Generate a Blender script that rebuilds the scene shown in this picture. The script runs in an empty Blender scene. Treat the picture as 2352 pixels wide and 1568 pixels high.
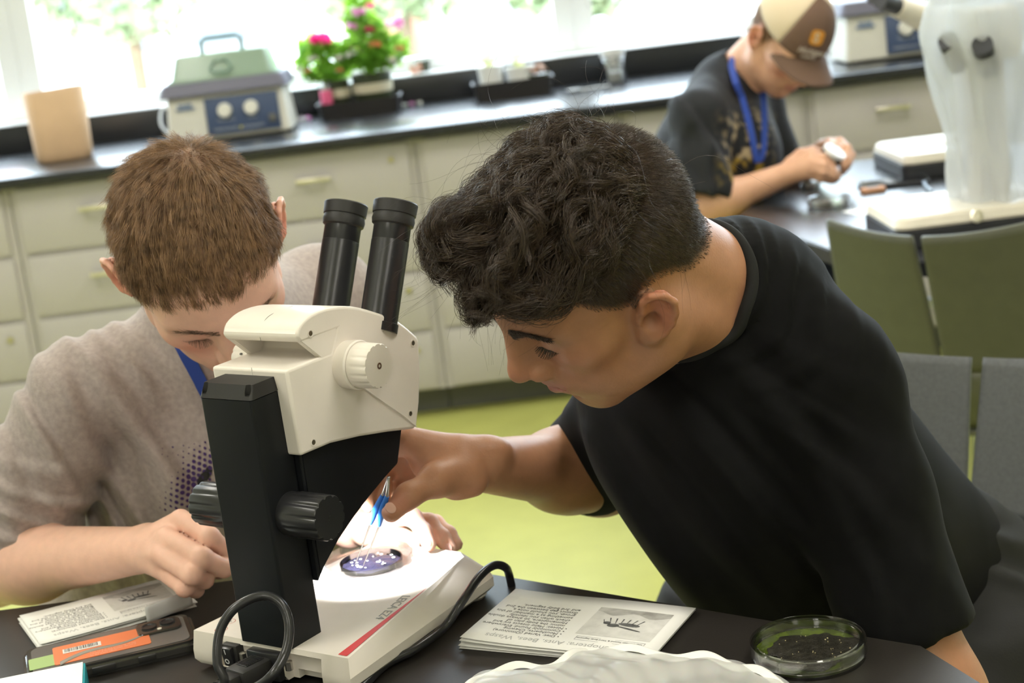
import bpy, bmesh, math, random
import numpy as np
from mathutils import Vector, Matrix
random.seed(7); RNG = np.random.default_rng(7)
PI = math.pi
S = bpy.context.scene
COL = S.collection

# ---------------------------------------------------------------- camera
FPX = 3800.0; PIT = math.radians(12.9); ROL = math.radians(7.1)
CAM = np.array([0, 0, 1.36])
CF = np.array([0, math.cos(PIT), -math.sin(PIT)])
_U0 = np.array([0, math.sin(PIT), math.cos(PIT)]); _R0 = np.array([1.0, 0, 0])
CX = math.cos(ROL) * _R0 - math.sin(ROL) * _U0
CY = math.sin(ROL) * _R0 + math.cos(ROL) * _U0
cam_d = bpy.data.cameras.new('camera'); cam = bpy.data.objects.new('camera', cam_d); COL.objects.link(cam)
cam_d.sensor_width = 36; cam_d.lens = FPX / 2352 * 36; cam_d.clip_start = .05
cam.matrix_world = Matrix(((CX[0], CY[0], -CF[0], CAM[0]), (CX[1], CY[1], -CF[1], CAM[1]), (CX[2], CY[2], -CF[2], CAM[2]), (0, 0, 0, 1)))
cam_d.dof.use_dof = True; cam_d.dof.focus_distance = 1.42; cam_d.dof.aperture_fstop = 7.5
S.camera = cam

def ray(px, py): return CF + CX * (px - 1176) / FPX - CY * (py - 784) / FPX
def P(px, py, d): return CAM + ray(px, py) * d           # measured photo point at a depth -> world metres
def PZ(px, py, z): v = ray(px, py); return CAM + v * (z - 1.36) / v[2]
def PY(px, py, y): v = ray(px, py); return CAM + v * y / v[1]

# ---------------------------------------------------------------- world, lights, exposure
S.view_settings.view_transform = 'Standard'; S.view_settings.look = 'None'
S.view_settings.exposure = 0.14; S.view_settings.gamma = 1; S.view_settings.use_curve_mapping = False
try:
    S.cycles.use_denoising = True; S.cycles.max_bounces = 7; S.cycles.transparent_max_bounces = 12
    S.cycles.caustics_reflective = False; S.cycles.caustics_refractive = False; S.cycles.sample_clamp_indirect = 6
except Exception: pass
W = bpy.data.worlds.new('sky'); S.world = W; W.use_nodes = True
wn = W.node_tree.nodes; bg = wn['Background']
bg.inputs[0].default_value = (.74, .88, 1, 1); bg.inputs[1].default_value = 11

def area(name, loc, rot, sx, sy, power, color=(1, 1, 1), portal=False, spread=PI):
    l = bpy.data.lights.new(name, 'AREA'); l.shape = 'RECTANGLE'; l.size = sx; l.size_y = sy
    l.energy = power; l.color = color; l.spread = spread
    o = bpy.data.objects.new(name, l); o.location = loc; o.rotation_euler = rot; COL.objects.link(o)
    if portal: l.cycles.is_portal = True
    return o
CEIL_LIGHTS = [(x, y) for x in (-1.6, .9) for y in (-1.4, 1.0, 3.4)]
for x, y in CEIL_LIGHTS:
    area('ceiling_lamp_light', (x, y, 2.83), (0, 0, 0), 0.58, 1.15, 23, (1, .95, .88))
area('window_portal', (0, 5.96, 1.8), (-PI / 2, 0, 0), 7.9, 1.56, 1, portal=True)
sun = bpy.data.lights.new('sun', 'SUN'); sun.energy = 12; sun.angle = .02; sun.color = (1, .96, .9)
so = bpy.data.objects.new('sun', sun); so.rotation_euler = (math.radians(28), math.radians(-12), 0); COL.objects.link(so)

# ---------------------------------------------------------------- materials
MATS = {}
def mat(name, col=(.8, .8, .8), rough=.5, metal=0, spec=.5, noise=0, nscale=20, bump=0, bscale=60, trans=0, ior=1.45, alpha=1, emit=0, sss=0, coat=0, sheen=0, ssscol=None, attr=None, ndetail=4, col2=None):
    if name in MATS: return MATS[name]
    m = bpy.data.materials.new(name); m.use_nodes = True; nt = m.node_tree; b = nt.nodes['Principled BSDF']
    b.inputs['Base Color'].default_value = (*col, 1); b.inputs['Roughness'].default_value = rough
    b.inputs['Metallic'].default_value = metal; b.inputs['Specular IOR Level'].default_value = spec
    b.inputs['Transmission Weight'].default_value = trans; b.inputs['IOR'].default_value = ior
    b.inputs['Alpha'].default_value = alpha; b.inputs['Coat Weight'].default_value = coat
    b.inputs['Sheen Weight'].default_value = sheen
    if sss:
        b.inputs['Subsurface Weight'].default_value = sss; b.inputs['Subsurface Scale'].default_value = .01
        b.inputs['Subsurface Radius'].default_value = ssscol or (1, .35, .2)
    if emit: b.inputs['Emission Color'].default_value = (*col, 1); b.inputs['Emission Strength'].default_value = emit
    tc = None
    if noise or bump:
        tc = nt.nodes.new('ShaderNodeTexCoord')
    src = None
    if noise:
        n = nt.nodes.new('ShaderNodeTexNoise'); n.inputs['Scale'].default_value = nscale; n.inputs['Detail'].default_value = ndetail
        nt.links.new(tc.outputs['Object'], n.inputs['Vector'])
        mx = nt.nodes.new('ShaderNodeMix'); mx.data_type = 'RGBA'
        c2 = col2 or tuple(min(1, c * (1 + noise)) for c in col); c1 = tuple(c * (1 - noise) for c in col) if not col2 else col
        mx.inputs[6].default_value = (*c1, 1); mx.inputs[7].default_value = (*c2, 1)
        rmp = nt.nodes.new('ShaderNodeMapRange'); rmp.inputs[1].default_value = .3; rmp.inputs[2].default_value = .7
        nt.links.new(n.outputs[0], rmp.inputs[0]); nt.links.new(rmp.outputs[0], mx.inputs[0])
        src = mx.outputs[2]
    if attr:                                               # pigment (lips, brows, print) and painted ear-hollow shade, per vertex
        a = nt.nodes.new('ShaderNodeAttribute'); a.attribute_name = attr
        mx2 = nt.nodes.new('ShaderNodeMix'); mx2.data_type = 'RGBA'
        mx2.inputs[6].default_value = (*col, 1)
        if src: nt.links.new(src, mx2.inputs[6])
        nt.links.new(a.outputs['Color'], mx2.inputs[7]); nt.links.new(a.outputs['Alpha'], mx2.inputs[0])
        src = mx2.outputs[2]
    if src: nt.links.new(src, b.inputs['Base Color'])
    if bump:
        n = nt.nodes.new('ShaderNodeTexNoise'); n.inputs['Scale'].default_value = bscale; n.inputs['Detail'].default_value = 3
        nt.links.new(tc.outputs['Object'], n.inputs['Vector'])
        bp = nt.nodes.new('ShaderNodeBump'); bp.inputs['Strength'].default_value = bump; bp.inputs['Distance'].default_value = .002
        nt.links.new(n.outputs[0], bp.inputs['Height']); nt.links.new(bp.outputs[0], b.inputs['Normal'])
    MATS[name] = m; return m

def clear_mat(name, col=(1, 1, 1), gloss=.12, rough=.05, tint=(1, 1, 1)):
    """thin clear plastic / pane: mostly transparent with fresnel gloss"""
    if name in MATS: return MATS[name]
    m = bpy.data.materials.new(name); m.use_nodes = True; nt = m.node_tree; nt.nodes.clear()
    o = nt.nodes.new('ShaderNodeOutputMaterial'); t = nt.nodes.new('ShaderNodeBsdfTransparent'); g = nt.nodes.new('ShaderNodeBsdfGlossy')
    t.inputs[0].default_value = (*tint, 1); g.inputs[0].default_value = (*col, 1); g.inputs[1].default_value = rough
    lw = nt.nodes.new('ShaderNodeLayerWeight'); lw.inputs[0].default_value = .35
    mr = nt.nodes.new('ShaderNodeMapRange'); mr.inputs[3].default_value = gloss * .4; mr.inputs[4].default_value = min(1, gloss * 5)
    mx = nt.nodes.new('ShaderNodeMixShader'); nt.links.new(lw.outputs['Fresnel'], mr.inputs[0]); nt.links.new(mr.outputs[0], mx.inputs[0])
    nt.links.new(t.outputs[0], mx.inputs[1]); nt.links.new(g.outputs[0], mx.inputs[2]); nt.links.new(mx.outputs[0], o.inputs[0])
    MATS[name] = m; return m

# ---------------------------------------------------------------- object helpers
def link(name, me, m=None, parent=None):
    o = bpy.data.objects.new(name, me); COL.objects.link(o)
    if m is not None:
        for x in (m if isinstance(m, (list, tuple)) else [m]): me.materials.append(x)
    if parent: o.parent = parent
    return o
def tag(o, label=None, cat=None, group=None, kind=None):
    if label: o['label'] = label
    if cat: o['category'] = cat
    if group: o['group'] = group
    if kind: o['kind'] = kind
    return o
def thing(name, label, cat, loc=(0, 0, 0), rz=0, group=None, rot=None):
    o = bpy.data.objects.new(name, None); COL.objects.link(o); o.location = loc
    o.rotation_euler = rot if rot else (0, 0, rz); o.empty_display_size = .05
    return tag(o, label, cat, group)
def bm_obj(name, bm, m, parent=None, smooth=False, auto=None):
    me = bpy.data.meshes.new(name); bm.normal_update(); bm.to_mesh(me); bm.free()
    o = link(name, me, m, parent)
    if smooth: me.polygons.foreach_set('use_smooth', [True] * len(me.polygons))
    if auto:
        me.polygons.foreach_set('use_smooth', [True] * len(me.polygons))
        me.set_sharp_from_angle(angle=math.radians(auto))
    return o
def arr_obj(name, V, Fq, m, parent=None, smooth=True, tris=False):
    V = np.ascontiguousarray(V, dtype=np.float32); Fq = np.ascontiguousarray(Fq, dtype=np.int32); n = Fq.shape[1]
    me = bpy.data.meshes.new(name); me.vertices.add(len(V)); me.vertices.foreach_set('co', V.ravel())
    me.loops.add(Fq.size); me.loops.foreach_set('vertex_index', Fq.ravel())
    me.polygons.add(len(Fq)); me.polygons.foreach_set('loop_start', np.arange(0, Fq.size, n, dtype=np.int32))
    me.polygons.foreach_set('loop_total', np.full(len(Fq), n, dtype=np.int32))
    me.polygons.foreach_set('use_smooth', np.full(len(Fq), smooth))
    me.update(calc_edges=True); me.validate()
    return link(name, me, m, parent)
def T3(loc=(0, 0, 0), rot=(0, 0, 0), sc=(1, 1, 1)):
    return Matrix.Translation(loc) @ Matrix.Rotation(rot[2], 4, 'Z') @ Matrix.Rotation(rot[1], 4, 'Y') @ Matrix.Rotation(rot[0], 4, 'X') @ Matrix.Diagonal((*sc, 1))
def add_box(bm, c, s, bev=0, rot=(0, 0, 0), seg=2):
    r = bmesh.ops.create_cube(bm, size=1, matrix=T3(c, rot, s)); vs = r['verts']
    if bev:
        es = list({e for v in vs for e in v.link_edges})
        bmesh.ops.bevel(bm, geom=es, offset=bev, segments=seg, affect='EDGES', profile=.5)
def box(name, c, s, m, parent=None, bev=0, rot=(0, 0, 0), seg=2):
    bm = bmesh.new(); add_box(bm, c, s, bev, rot, seg); return bm_obj(name, bm, m, parent, auto=35 if bev else None)
def add_cyl(bm, a, b, r1, r2=None, n=24, cap=True):
    a = Vector(a); b = Vector(b); r2 = r1 if r2 is None else r2; d = b - a
    q = d.to_track_quat('Z', 'Y').to_matrix().to_4x4()
    bmesh.ops.create_cone(bm, cap_ends=cap, segments=n, radius1=r1, radius2=r2, depth=d.length, matrix=Matrix.Translation((a + b) / 2) @ q)
def cyl(name, a, b, r1, m, parent=None, r2=None, n=24, bev=0):
    bm = bmesh.new(); add_cyl(bm, a, b, r1, r2, n)
    if bev:
        es = [e for e in bm.edges if len(e.link_faces) == 2 and e.calc_face_angle(0) > 1]
        bmesh.ops.bevel(bm, geom=es, offset=bev, segments=2, affect='EDGES')
    return bm_obj(name, bm, m, parent, auto=35)
def add_lathe(bm, prof, n=32, M=Matrix(), wave=None):
    """prof: list of (r,z). wave: f(theta, i)->radius factor"""
    rings = []
    for i, (r, z) in enumerate(prof):
        rings.append([bm.verts.new(M @ Vector((r * (wave(2 * PI * k / n, i) if wave else 1) * math.cos(2 * PI * k / n), r * (wave(2 * PI * k / n, i) if wave else 1) * math.sin(2 * PI * k / n), z))) for k in range(n)])
    for a, b in zip(rings, rings[1:]):
        for k in range(n): bm.faces.new((a[k], a[(k + 1) % n], b[(k + 1) % n], b[k]))
    bm.faces.new(rings[-1]); bm.faces.new(rings[0][::-1])
def lathe(name, prof, m, parent=None, n=32, M=Matrix(), auto=35, wave=None):
    bm = bmesh.new(); add_lathe(bm, prof, n, M, wave); bmesh.ops.recalc_face_normals(bm, faces=bm.faces); return bm_obj(name, bm, m, parent, auto=auto)
def add_prism(bm, pts, z0, z1, M=Matrix(), bev=0, pts2=None):
    """outline pts (x,y) extruded z0..z1 (pts2: outline at z1)"""
    p2 = pts2 or pts
    a = [bm.verts.new(M @ Vector((x, y, z0))) for x, y in pts]; b = [bm.verts.new(M @ Vector((x, y, z1))) for x, y in p2]
    n = len(pts); fs = [bm.faces.new(a[::-1]), bm.faces.new(b)]
    for k in range(n): fs.append(bm.faces.new((a[k], a[(k + 1) % n], b[(k + 1) % n], b[k])))
    bmesh.ops.recalc_face_normals(bm, faces=fs)
    if bev:
        es = list({e for f in fs[:2] for e in f.edges})
        bmesh.ops.bevel(bm, geom=es, offset=bev, segments=3, affect='EDGES')
def prism(name, pts, z0, z1, m, parent=None, M=Matrix(), bev=0, pts2=None, auto=30):
    bm = bmesh.new(); add_prism(bm, pts, z0, z1, M, bev, pts2); return bm_obj(name, bm, m, parent, auto=auto)
def smooth_path(pts, n=60, closed=False):
    pts = np.array(pts, float); N = len(pts); out = []
    seg = N - 1 if not closed else N
    for t in np.linspace(0, seg - 1e-6, n):
        i = int(t); u = t - i
        g = lambda k: pts[k % N] if closed else pts[min(max(k, 0), N - 1)]
        p0, p1, p2, p3 = g(i - 1), g(i), g(i + 1), g(i + 2)
        out.append(.5 * ((2 * p1) + (-p0 + p2) * u + (2 * p0 - 5 * p1 + 4 * p2 - p3) * u * u + (-p0 + 3 * p1 - 3 * p2 + p3) * u ** 3))
    return np.array(out)
def strands(L, r, sides=3, r1=None, flat=1.0):
    """L (N,S,3) polylines -> V,F of tapered tubes"""
    L = np.asarray(L, float); N, Sg, _ = L.shape
    tan = np.gradient(L, axis=1); tan /= np.linalg.norm(tan, axis=2, keepdims=True) + 1e-12
    ref = np.tile(np.array([.31, .17, .93]), (N, 1)) + RNG.normal(0, .3, (N, 3))
    n0 = np.cross(tan, ref[:, None, :]); n0 /= np.linalg.norm(n0, axis=2, keepdims=True) + 1e-12
    b0 = np.cross(tan, n0)
    r = np.broadcast_to(np.asarray(r, float).reshape(-1, 1) if np.ndim(r) else np.full((1, 1), r), (N, Sg)) if np.ndim(r) < 2 else r
    if r1 is not None: r = r * np.linspace(1, r1, Sg)[None]
    ang = np.arange(sides) * 2 * PI / sides
    V = L[:, :, None, :] + r[:, :, None, None] * (np.cos(ang)[None, None, :, None] * n0[:, :, None, :] + flat * np.sin(ang)[None, None, :, None] * b0[:, :, None, :])
    idx = np.arange(N * Sg * sides).reshape(N, Sg, sides)
    a = idx[:, :-1, :]; b = idx[:, 1:, :]; F4 = np.stack([a, np.roll(a, -1, 2), np.roll(b, -1, 2), b], -1).reshape(-1, 4)
    return V.reshape(-1, 3), F4
def tube(name, pts, r, m, parent=None, n=60, sides=12, smooth=True, closed=False):
    Pp = smooth_path(pts, n) if smooth else np.array(pts, float)
    # parallel-transport frame
    t = np.gradient(Pp, axis=0); t /= np.linalg.norm(t, axis=1, keepdims=True) + 1e-12
    nn = np.cross(t[0], [.3, .2, .93]); nn /= np.linalg.norm(nn); V = []
    rr = np.full(len(Pp), r) if np.ndim(r) == 0 else np.interp(np.linspace(0, 1, len(Pp)), np.linspace(0, 1, len(r)), r)
    for i in range(len(Pp)):
        nn = nn - t[i] * (nn @ t[i]); nn /= np.linalg.norm(nn) + 1e-12; bb = np.cross(t[i], nn)
        for k in range(sides):
            a = 2 * PI * k / sides; V.append(Pp[i] + rr[i] * (math.cos(a) * nn + math.sin(a) * bb))
    idx = np.arange(len(Pp) * sides).reshape(len(Pp), sides); a = idx[:-1]; b = idx[1:]
    F4 = np.stack([a, np.roll(a, -1, 1), np.roll(b, -1, 1), b], -1).reshape(-1, 4)
    bm = bmesh.new(); vs = [bm.verts.new(v) for v in V]
    for f in F4: bm.faces.new([vs[k] for k in f])
    bm.faces.new([vs[k] for k in idx[0][::-1]]); bm.faces.new([vs[k] for k in idx[-1]])
    return bm_obj(name, bm, m, parent, auto=50)
def grid_obj(name, fn, nu, nv, m, parent=None, thick=0):
    """fn(u,v)->xyz, u,v in 0..1; closed sheet with thickness along its normal"""
    bm = bmesh.new(); g = [[bm.verts.new(fn(i / nu, j / nv)) for j in range(nv + 1)] for i in range(nu + 1)]
    for i in range(nu):
        for j in range(nv): bm.faces.new((g[i][j], g[i + 1][j], g[i + 1][j + 1], g[i][j + 1]))
    bm.normal_update()
    if thick: bmesh.ops.solidify(bm, geom=list(bm.faces), thickness=thick)
    return bm_obj(name, bm, m, parent, smooth=True)
_FONT = {}
def text(name, s, size, M, m, parent=None, ext=.0001, align='LEFT', bold=0, spacing=1.0, shear=0):
    cu = bpy.data.curves.new(name, 'FONT'); cu.body = s; cu.size = size; cu.extrude = ext; cu.align_x = align; cu.resolution_u = 3
    cu.offset = bold; cu.space_line = spacing; cu.shear = shear
    t = bpy.data.objects.new(name + '_tmp', cu); me = bpy.data.meshes.new_from_object(t)
    bpy.data.objects.remove(t); bpy.data.curves.remove(cu)
    me.transform(M); me.name = name
    return link(name, me, m, parent)
def copy_tree(o, parent=None):
    c = o.copy(); COL.objects.link(c)
    if parent: c.parent = parent
    for ch in list(o.children): copy_tree(ch, c)
    return c

# ---------------------------------------------------------------- implicit surfaces (continuous organic meshes)
class Sdf:
    def __init__(s): s.ops = []; s.disp = None
    def cone(s, a, b, ra, rb, k=.02, op='u'):
        a = np.array(a, float); b = np.array(b, float)
        s.ops.append(('c', (a, b, ra, rb), k, op, (a + b) / 2, np.linalg.norm(b - a) / 2 + max(ra, rb))); return s
    def chain(s, pts, rs, k=.01, op='u'):
        for i in range(len(pts) - 1): s.cone(pts[i], pts[i + 1], rs[i], rs[i + 1], k, op)
        return s
    def ell(s, c, r, R=None, k=.02, op='u'):
        c = np.array(c, float); r = np.array(r, float); R = np.eye(3) if R is None else np.array(R, float)
        s.ops.append(('e', (c, r, R), k, op, c, max(r))); return s
    def half(s, c, n, k=.005, op='i'):                   # keep the side where (p-c).n < 0
        n = np.array(n, float); s.ops.append(('h', (np.array(c, float), n / np.linalg.norm(n)), k, op, None, None)); return s
    def ev(s, Pt, cen=None, rad=0):
        """Pt (B,Q,3)"""
        D = np.full(Pt.shape[:2], 1.0); km = 2.2 * max(o[2] for o in s.ops) + .03
        for kind, pr, k, op, bc, br in s.ops:
            if bc is not None and cen is not None:
                sel = np.nonzero(np.linalg.norm(cen - bc, axis=1) < br + rad + km)[0]
                if len(sel) == 0: continue
                X = Pt[sel]
            else: sel = slice(None); X = Pt
            if kind == 'c':
                a, b, ra, rb = pr; ba = b - a; L2 = ba @ ba + 1e-12
                h = np.clip(((X - a) @ ba) / L2, 0, 1); d = np.linalg.norm(X - a - h[..., None] * ba, axis=-1) - (ra + (rb - ra) * h)
            elif kind == 'e':
                c, r, R = pr; q = (X - c) @ R; k0 = np.linalg.norm(q / r, axis=-1) + 1e-9; k1 = np.linalg.norm(q / (r * r), axis=-1) + 1e-9
                d = k0 * (k0 - 1) / k1
            else: d = (X - pr[0]) @ pr[1]
            A = D[sel]
            if op == 'u': h = np.maximum(k - abs(A - d), 0) / k; D[sel] = np.minimum(A, d) - h * h * k * .25
            else:
                if op == 's': d = -d
                h = np.maximum(k - abs(A - d), 0) / k; D[sel] = np.maximum(A, d) + h * h * k * .25
        if s.disp is not None: D = D + s.disp(Pt)
        return D
    def bounds(s):
        lo = np.min([bc - br for _, _, _, op, bc, br in s.ops if op == 'u'], 0) - .01; hi = np.max([bc + br for _, _, _, op, bc, br in s.ops if op == 'u'], 0) + .01
        return lo, hi
    def mesh(s, h, lo=None, hi=None, smooth=1):
        B = 8; l0, h0 = s.bounds(); lo = l0 if lo is None else np.array(lo); hi = h0 if hi is None else np.array(hi)
        nb = np.ceil((hi - lo) / (B * h)).astype(int) + 1
        I = np.stack(np.meshgrid(*[np.arange(n) for n in nb], indexing='ij'), -1).reshape(-1, 3)
        cen = lo + (I + .5) * B * h; rad = B * h * .87; keep = []
        for c0 in range(0, len(I), 20000):
            cc = cen[c0:c0 + 20000]; d = s.ev(cc[:, None, :], cc, 0.02)[:, 0]; keep.append(abs(d) < rad * 2.1 + .006)
        I = I[np.concatenate(keep)]; n = len(I)
        g = np.stack(np.meshgrid(*[np.arange(B + 1)] * 3, indexing='ij'), -1).reshape(-1, 3)
        V = np.empty((n, B + 1, B + 1, B + 1), np.float32)
        for c0 in range(0, n, 400):
            Ib = I[c0:c0 + 400]; Pt = lo + (Ib[:, None, :] * B + g[None]) * h
            V[c0:c0 + 400] = s.ev(Pt, lo + (Ib + .5) * B * h, rad).reshape(-1, B + 1, B + 1, B + 1)
        NN = (nb * B + 2).astype(np.int64)
        neg = V < 0
        cs = sum(neg[:, i:i + B, j:j + B, k:k + B].astype(np.int8) for i in (0, 1) for j in (0, 1) for k in (0, 1))
        act = np.argwhere((cs > 0) & (cs < 8)); bI = act[:, 0]; c = act[:, 1:]
        pos = np.zeros((len(act), 3)); cnt = np.zeros(len(act))
        co = [(i, j, k) for i in (0, 1) for j in (0, 1) for k in (0, 1)]
        for a in co:
            for ax in range(3):
                if a[ax]: continue
                b = list(a); b[ax] = 1
                va = V[bI, c[:, 0] + a[0], c[:, 1] + a[1], c[:, 2] + a[2]]; vb = V[bI, c[:, 0] + b[0], c[:, 1] + b[1], c[:, 2] + b[2]]
                m = (va < 0) != (vb < 0); t = np.where(m, va / np.where(m, va - vb, 1), 0)
                p = np.tile(np.array(a, float), (len(act), 1)); p[:, ax] = t; pos += p * m[:, None]; cnt += m
        gc = I[bI] * B + c; pos = lo + (gc + pos / cnt[:, None]) * h
        key = (gc[:, 0] * NN[1] + gc[:, 1]) * NN[2] + gc[:, 2]; order = np.argsort(key); key = key[order]; pos = pos[order]
        quads = []
        for ax in range(3):
            sl0 = [slice(0, B)] * 3; sl1 = list(sl0); sl1[ax] = slice(1, B + 1)
            na = neg[(slice(None), *sl0)]; nbb = neg[(slice(None), *sl1)]
            e = np.argwhere(na != nbb); ge = I[e[:, 0]] * B + e[:, 1:]; sg = na[tuple(e.T)]
            u, v = [(1, 2), (2, 0), (0, 1)][ax]; q = []
            for du, dv in ((-1, -1), (0, -1), (0, 0), (-1, 0)):
                cc = ge.copy(); cc[:, u] += du; cc[:, v] += dv
                kk = (cc[:, 0] * NN[1] + cc[:, 1]) * NN[2] + cc[:, 2]; ix = np.searchsorted(key, kk); ix = np.minimum(ix, len(key) - 1)
                q.append(np.where(key[ix] == kk, ix, -1))
            q = np.stack(q, 1); ok = (q >= 0).all(1); q = q[ok]; sg = sg[ok]; q[~sg] = q[~sg][:, ::-1]; quads.append(q)
        Q = np.concatenate(quads)
        for _ in range(smooth):
            E0 = Q.ravel(); E1 = np.roll(Q, -1, 1).ravel(); acc = np.zeros_like(pos); ct = np.bincount(E0, minlength=len(pos)) + np.bincount(E1, minlength=len(pos)) + 1e-9
            for a in range(3): acc[:, a] = np.bincount(E0, pos[E1, a], len(pos)) + np.bincount(E1, pos[E0, a], len(pos))
            pos = .5 * pos + .5 * acc / ct[:, None]
        return pos, Q
def vnormals(V, Q):
    n = np.cross(V[Q[:, 2]] - V[Q[:, 0]], V[Q[:, 3]] - V[Q[:, 1]]); N = np.zeros_like(V)
    for j in range(4):
        for a in range(3): N[:, a] += np.bincount(Q[:, j], n[:, a], len(V))
    return N / (np.linalg.norm(N, axis=1, keepdims=True) + 1e-12)
def set_attr(o, name, C):
    a = o.data.color_attributes.new(name, 'FLOAT_COLOR', 'POINT'); a.data.foreach_set('color', np.ascontiguousarray(C, dtype=np.float32).ravel())
#@@SECTIONS
# ================================================================ room
M_wall = mat('wall_paint', (.78, .77, .73), .8, noise=.03, nscale=3)
M_white = mat('white_frame', (.86, .87, .87), .45)
M_floor = mat('lime_floor', (.50, .51, .15), .38, noise=.05, nscale=9, spec=.35)
M_ceil = mat('ceiling_tile', (.8, .8, .78), .9)
M_black = mat('black_epoxy', (.020, .021, .024), .27, noise=.15, nscale=200, spec=.5)
M_cab = mat('grey_cabinet', (.47, .44, .445), .5, noise=.02, nscale=8)
M_gap = mat('housing_seam_grey', (.26, .255, .225), .6)  # dull grey of the seam lines on the microscope head
M_toe = mat('toe_kick_rubber', (.12, .12, .11), .55)
M_metal = mat('satin_nickel', (.75, .70, .6), .3, 1)
M_tabletop = mat('black_tabletop', (.02, .017, .015), .42, noise=.1, nscale=400, spec=.4, bump=.03, bscale=500)
def struct(o): o['kind'] = 'structure'; return o
struct(box('floor', (0, 1.6, -.05), (9, 9.4, .1), M_floor))
struct(box('ceiling', (0, 1.6, 2.9), (9, 9.4, .1), M_ceil))
struct(box('wall_left', (-4.05, 1.55, 1.4), (.1, 9.2, 3), M_wall)); struct(box('wall_right', (4.05, 1.55, 1.4), (.1, 9.2, 3), M_wall))
struct(box('wall_front', (0, -3.05, 1.4), (8.2, .1, 3), M_wall))
bm = bmesh.new(); add_box(bm, (0, 6.03, .48), (8, .1, .96)); add_box(bm, (0, 6.03, 2.72), (8, .1, .26)); struct(bm_obj('wall_back', bm, M_wall))
struct(box('trim_1', (0, 5.965, 1.0), (8, .19, .024), M_white, bev=.004)); bpy.data.objects['trim_1']['label'] = 'white window sill'
# windows between mullions
MUL = [-4, -1.62, .36, 2.3, 4]
G_pane = clear_mat('window_glass', gloss=.03)
for i in range(4):
    a, b = MUL[i], MUL[i + 1]; bm = bmesh.new()
    z0, z1 = 1.012, 2.59; w = .07
    add_box(bm, ((a + b) / 2, 6.03, z0 + .025), (b - a, .07, .05), .004); add_box(bm, ((a + b) / 2, 6.03, z1 - .035), (b - a, .07, .07), .004)
    for x in (a, b): add_box(bm, (x + (w / 2 if x == a else -w / 2), 6.03, (z0 + z1 - .02) / 2), (w - .001, .066, z1 - z0 - .12))
    o = struct(bm_obj('window_%d' % (i + 1), bm, M_white, auto=35))
    struct(box('window_pane', ((a + b) / 2, 6.03, (z0 + z1) / 2), (b - a - .1, .006, z1 - z0 - .12), G_pane, o))
# ceiling light fixtures
M_lamp = mat('lamp_diffuser', (1, .95, .88), .6, emit=2.0)
for k, (x, y) in enumerate(CEIL_LIGHTS):
    t = thing('ceiling_light', 'white recessed rectangular ceiling light panel', 'ceiling light', (x, y, 2.85), group='ceiling light panels')
    bm = bmesh.new()
    for dx, dy, sx, sy in ((-.31, 0, .03, 1.24), (.31, 0, .03, 1.24), (0, -.61, .6, .03), (0, .61, .6, .03)): add_box(bm, (dx, dy, -.012), (sx, sy, .03))
    bm_obj('frame', bm, M_white, t); box('diffuser', (0, 0, -.004), (.6, 1.2, .01), M_lamp, t)

# outside, far beyond the windows
M_pave = mat('outside_paving', (.5, .48, .45), .9, noise=.1, nscale=.6)
struct(box('ground_outside', (0, 31, -.3), (90, 50, .1), M_pave))
M_brick = mat('outside_brick', (.34, .13, .1), .9, noise=.12, nscale=3); M_bwall = mat('outside_blue_cladding', (.20, .27, .34), .8, noise=.1, nscale=.8)
M_bwin = mat('outside_dark_glass', (.13, .16, .19), .2)
t = thing('building', 'pale blue clad building with brick columns seen outside through the left window', 'building', (-6, 24, -.25))
box('wall', (0, 0, 3), (16, 5, 6), mat('outside_render', (.5, .53, .55), .9), t)
box('cladding_panel', (-1.9, -2.55, 1.5), (1.5, .2, 1.3), M_bwall, t)
for x in (-.7, 4.9): box('brick_column', (x, -2.6, 3), (.9, .3, 6), M_brick, t)
for x in (1.3, 3.0, 6.5): box('window', (x, -2.55, 1.8), (1.1, .15, 1.5), M_bwin, t)
def leafcloud(name, c, r, n, size, m, parent=None, squash=1.0, seed=1):
    g = np.random.default_rng(seed); d = g.normal(0, 1, (n, 3)); d /= np.linalg.norm(d, axis=1, keepdims=True)
    p = np.array(c) + d * (g.uniform(.45, 1, (n, 1)) ** .5) * np.array(r)
    a = g.normal(0, 1, (n, 3)); a /= np.linalg.norm(a, axis=1, keepdims=True); b = np.cross(a, g.normal(0, 1, (n, 3))); b /= np.linalg.norm(b, axis=1, keepdims=True)
    s = size * g.uniform(.6, 1.3, (n, 1)); nn = np.cross(a, b) * .18 * s
    V = np.stack([p - a * s, p - a * s * .2 - b * s * .5 + nn, p + a * s, p - a * s * .2 + b * s * .5 + nn], 1).reshape(-1, 3)
    return arr_obj(name, V, np.arange(4 * n).reshape(-1, 4), m, parent)
M_leaf = mat('tree_leaf', (.30, .38, .22), .7, noise=.3, nscale=1.5)
for k, (x, y, h, r, lab) in enumerate(((-3.4, 17, 2.6, 1.3, 'green tree outside the left window, behind the waterbath'), (-.6, 15, 2.4, 1.2, 'green tree outside behind the flowering plants'), (.75, 12, 1.9, .7, 'narrow bright green shrub outside near the window mullion'), (3.2, 18, 2.6, 1.5, 'green tree outside the right window'))):
    t = thing('tree', lab, 'tree', (x, y, -.25))
    cyl('trunk', (0, 0, 0), (0, 0, h), .09, mat('bark', (.2, .15, .1), .9), t, r2=.05)
    leafcloud('foliage', (0, 0, h), (r, r, r * 1.1), 1800, .12, M_leaf, t, seed=k)

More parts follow.
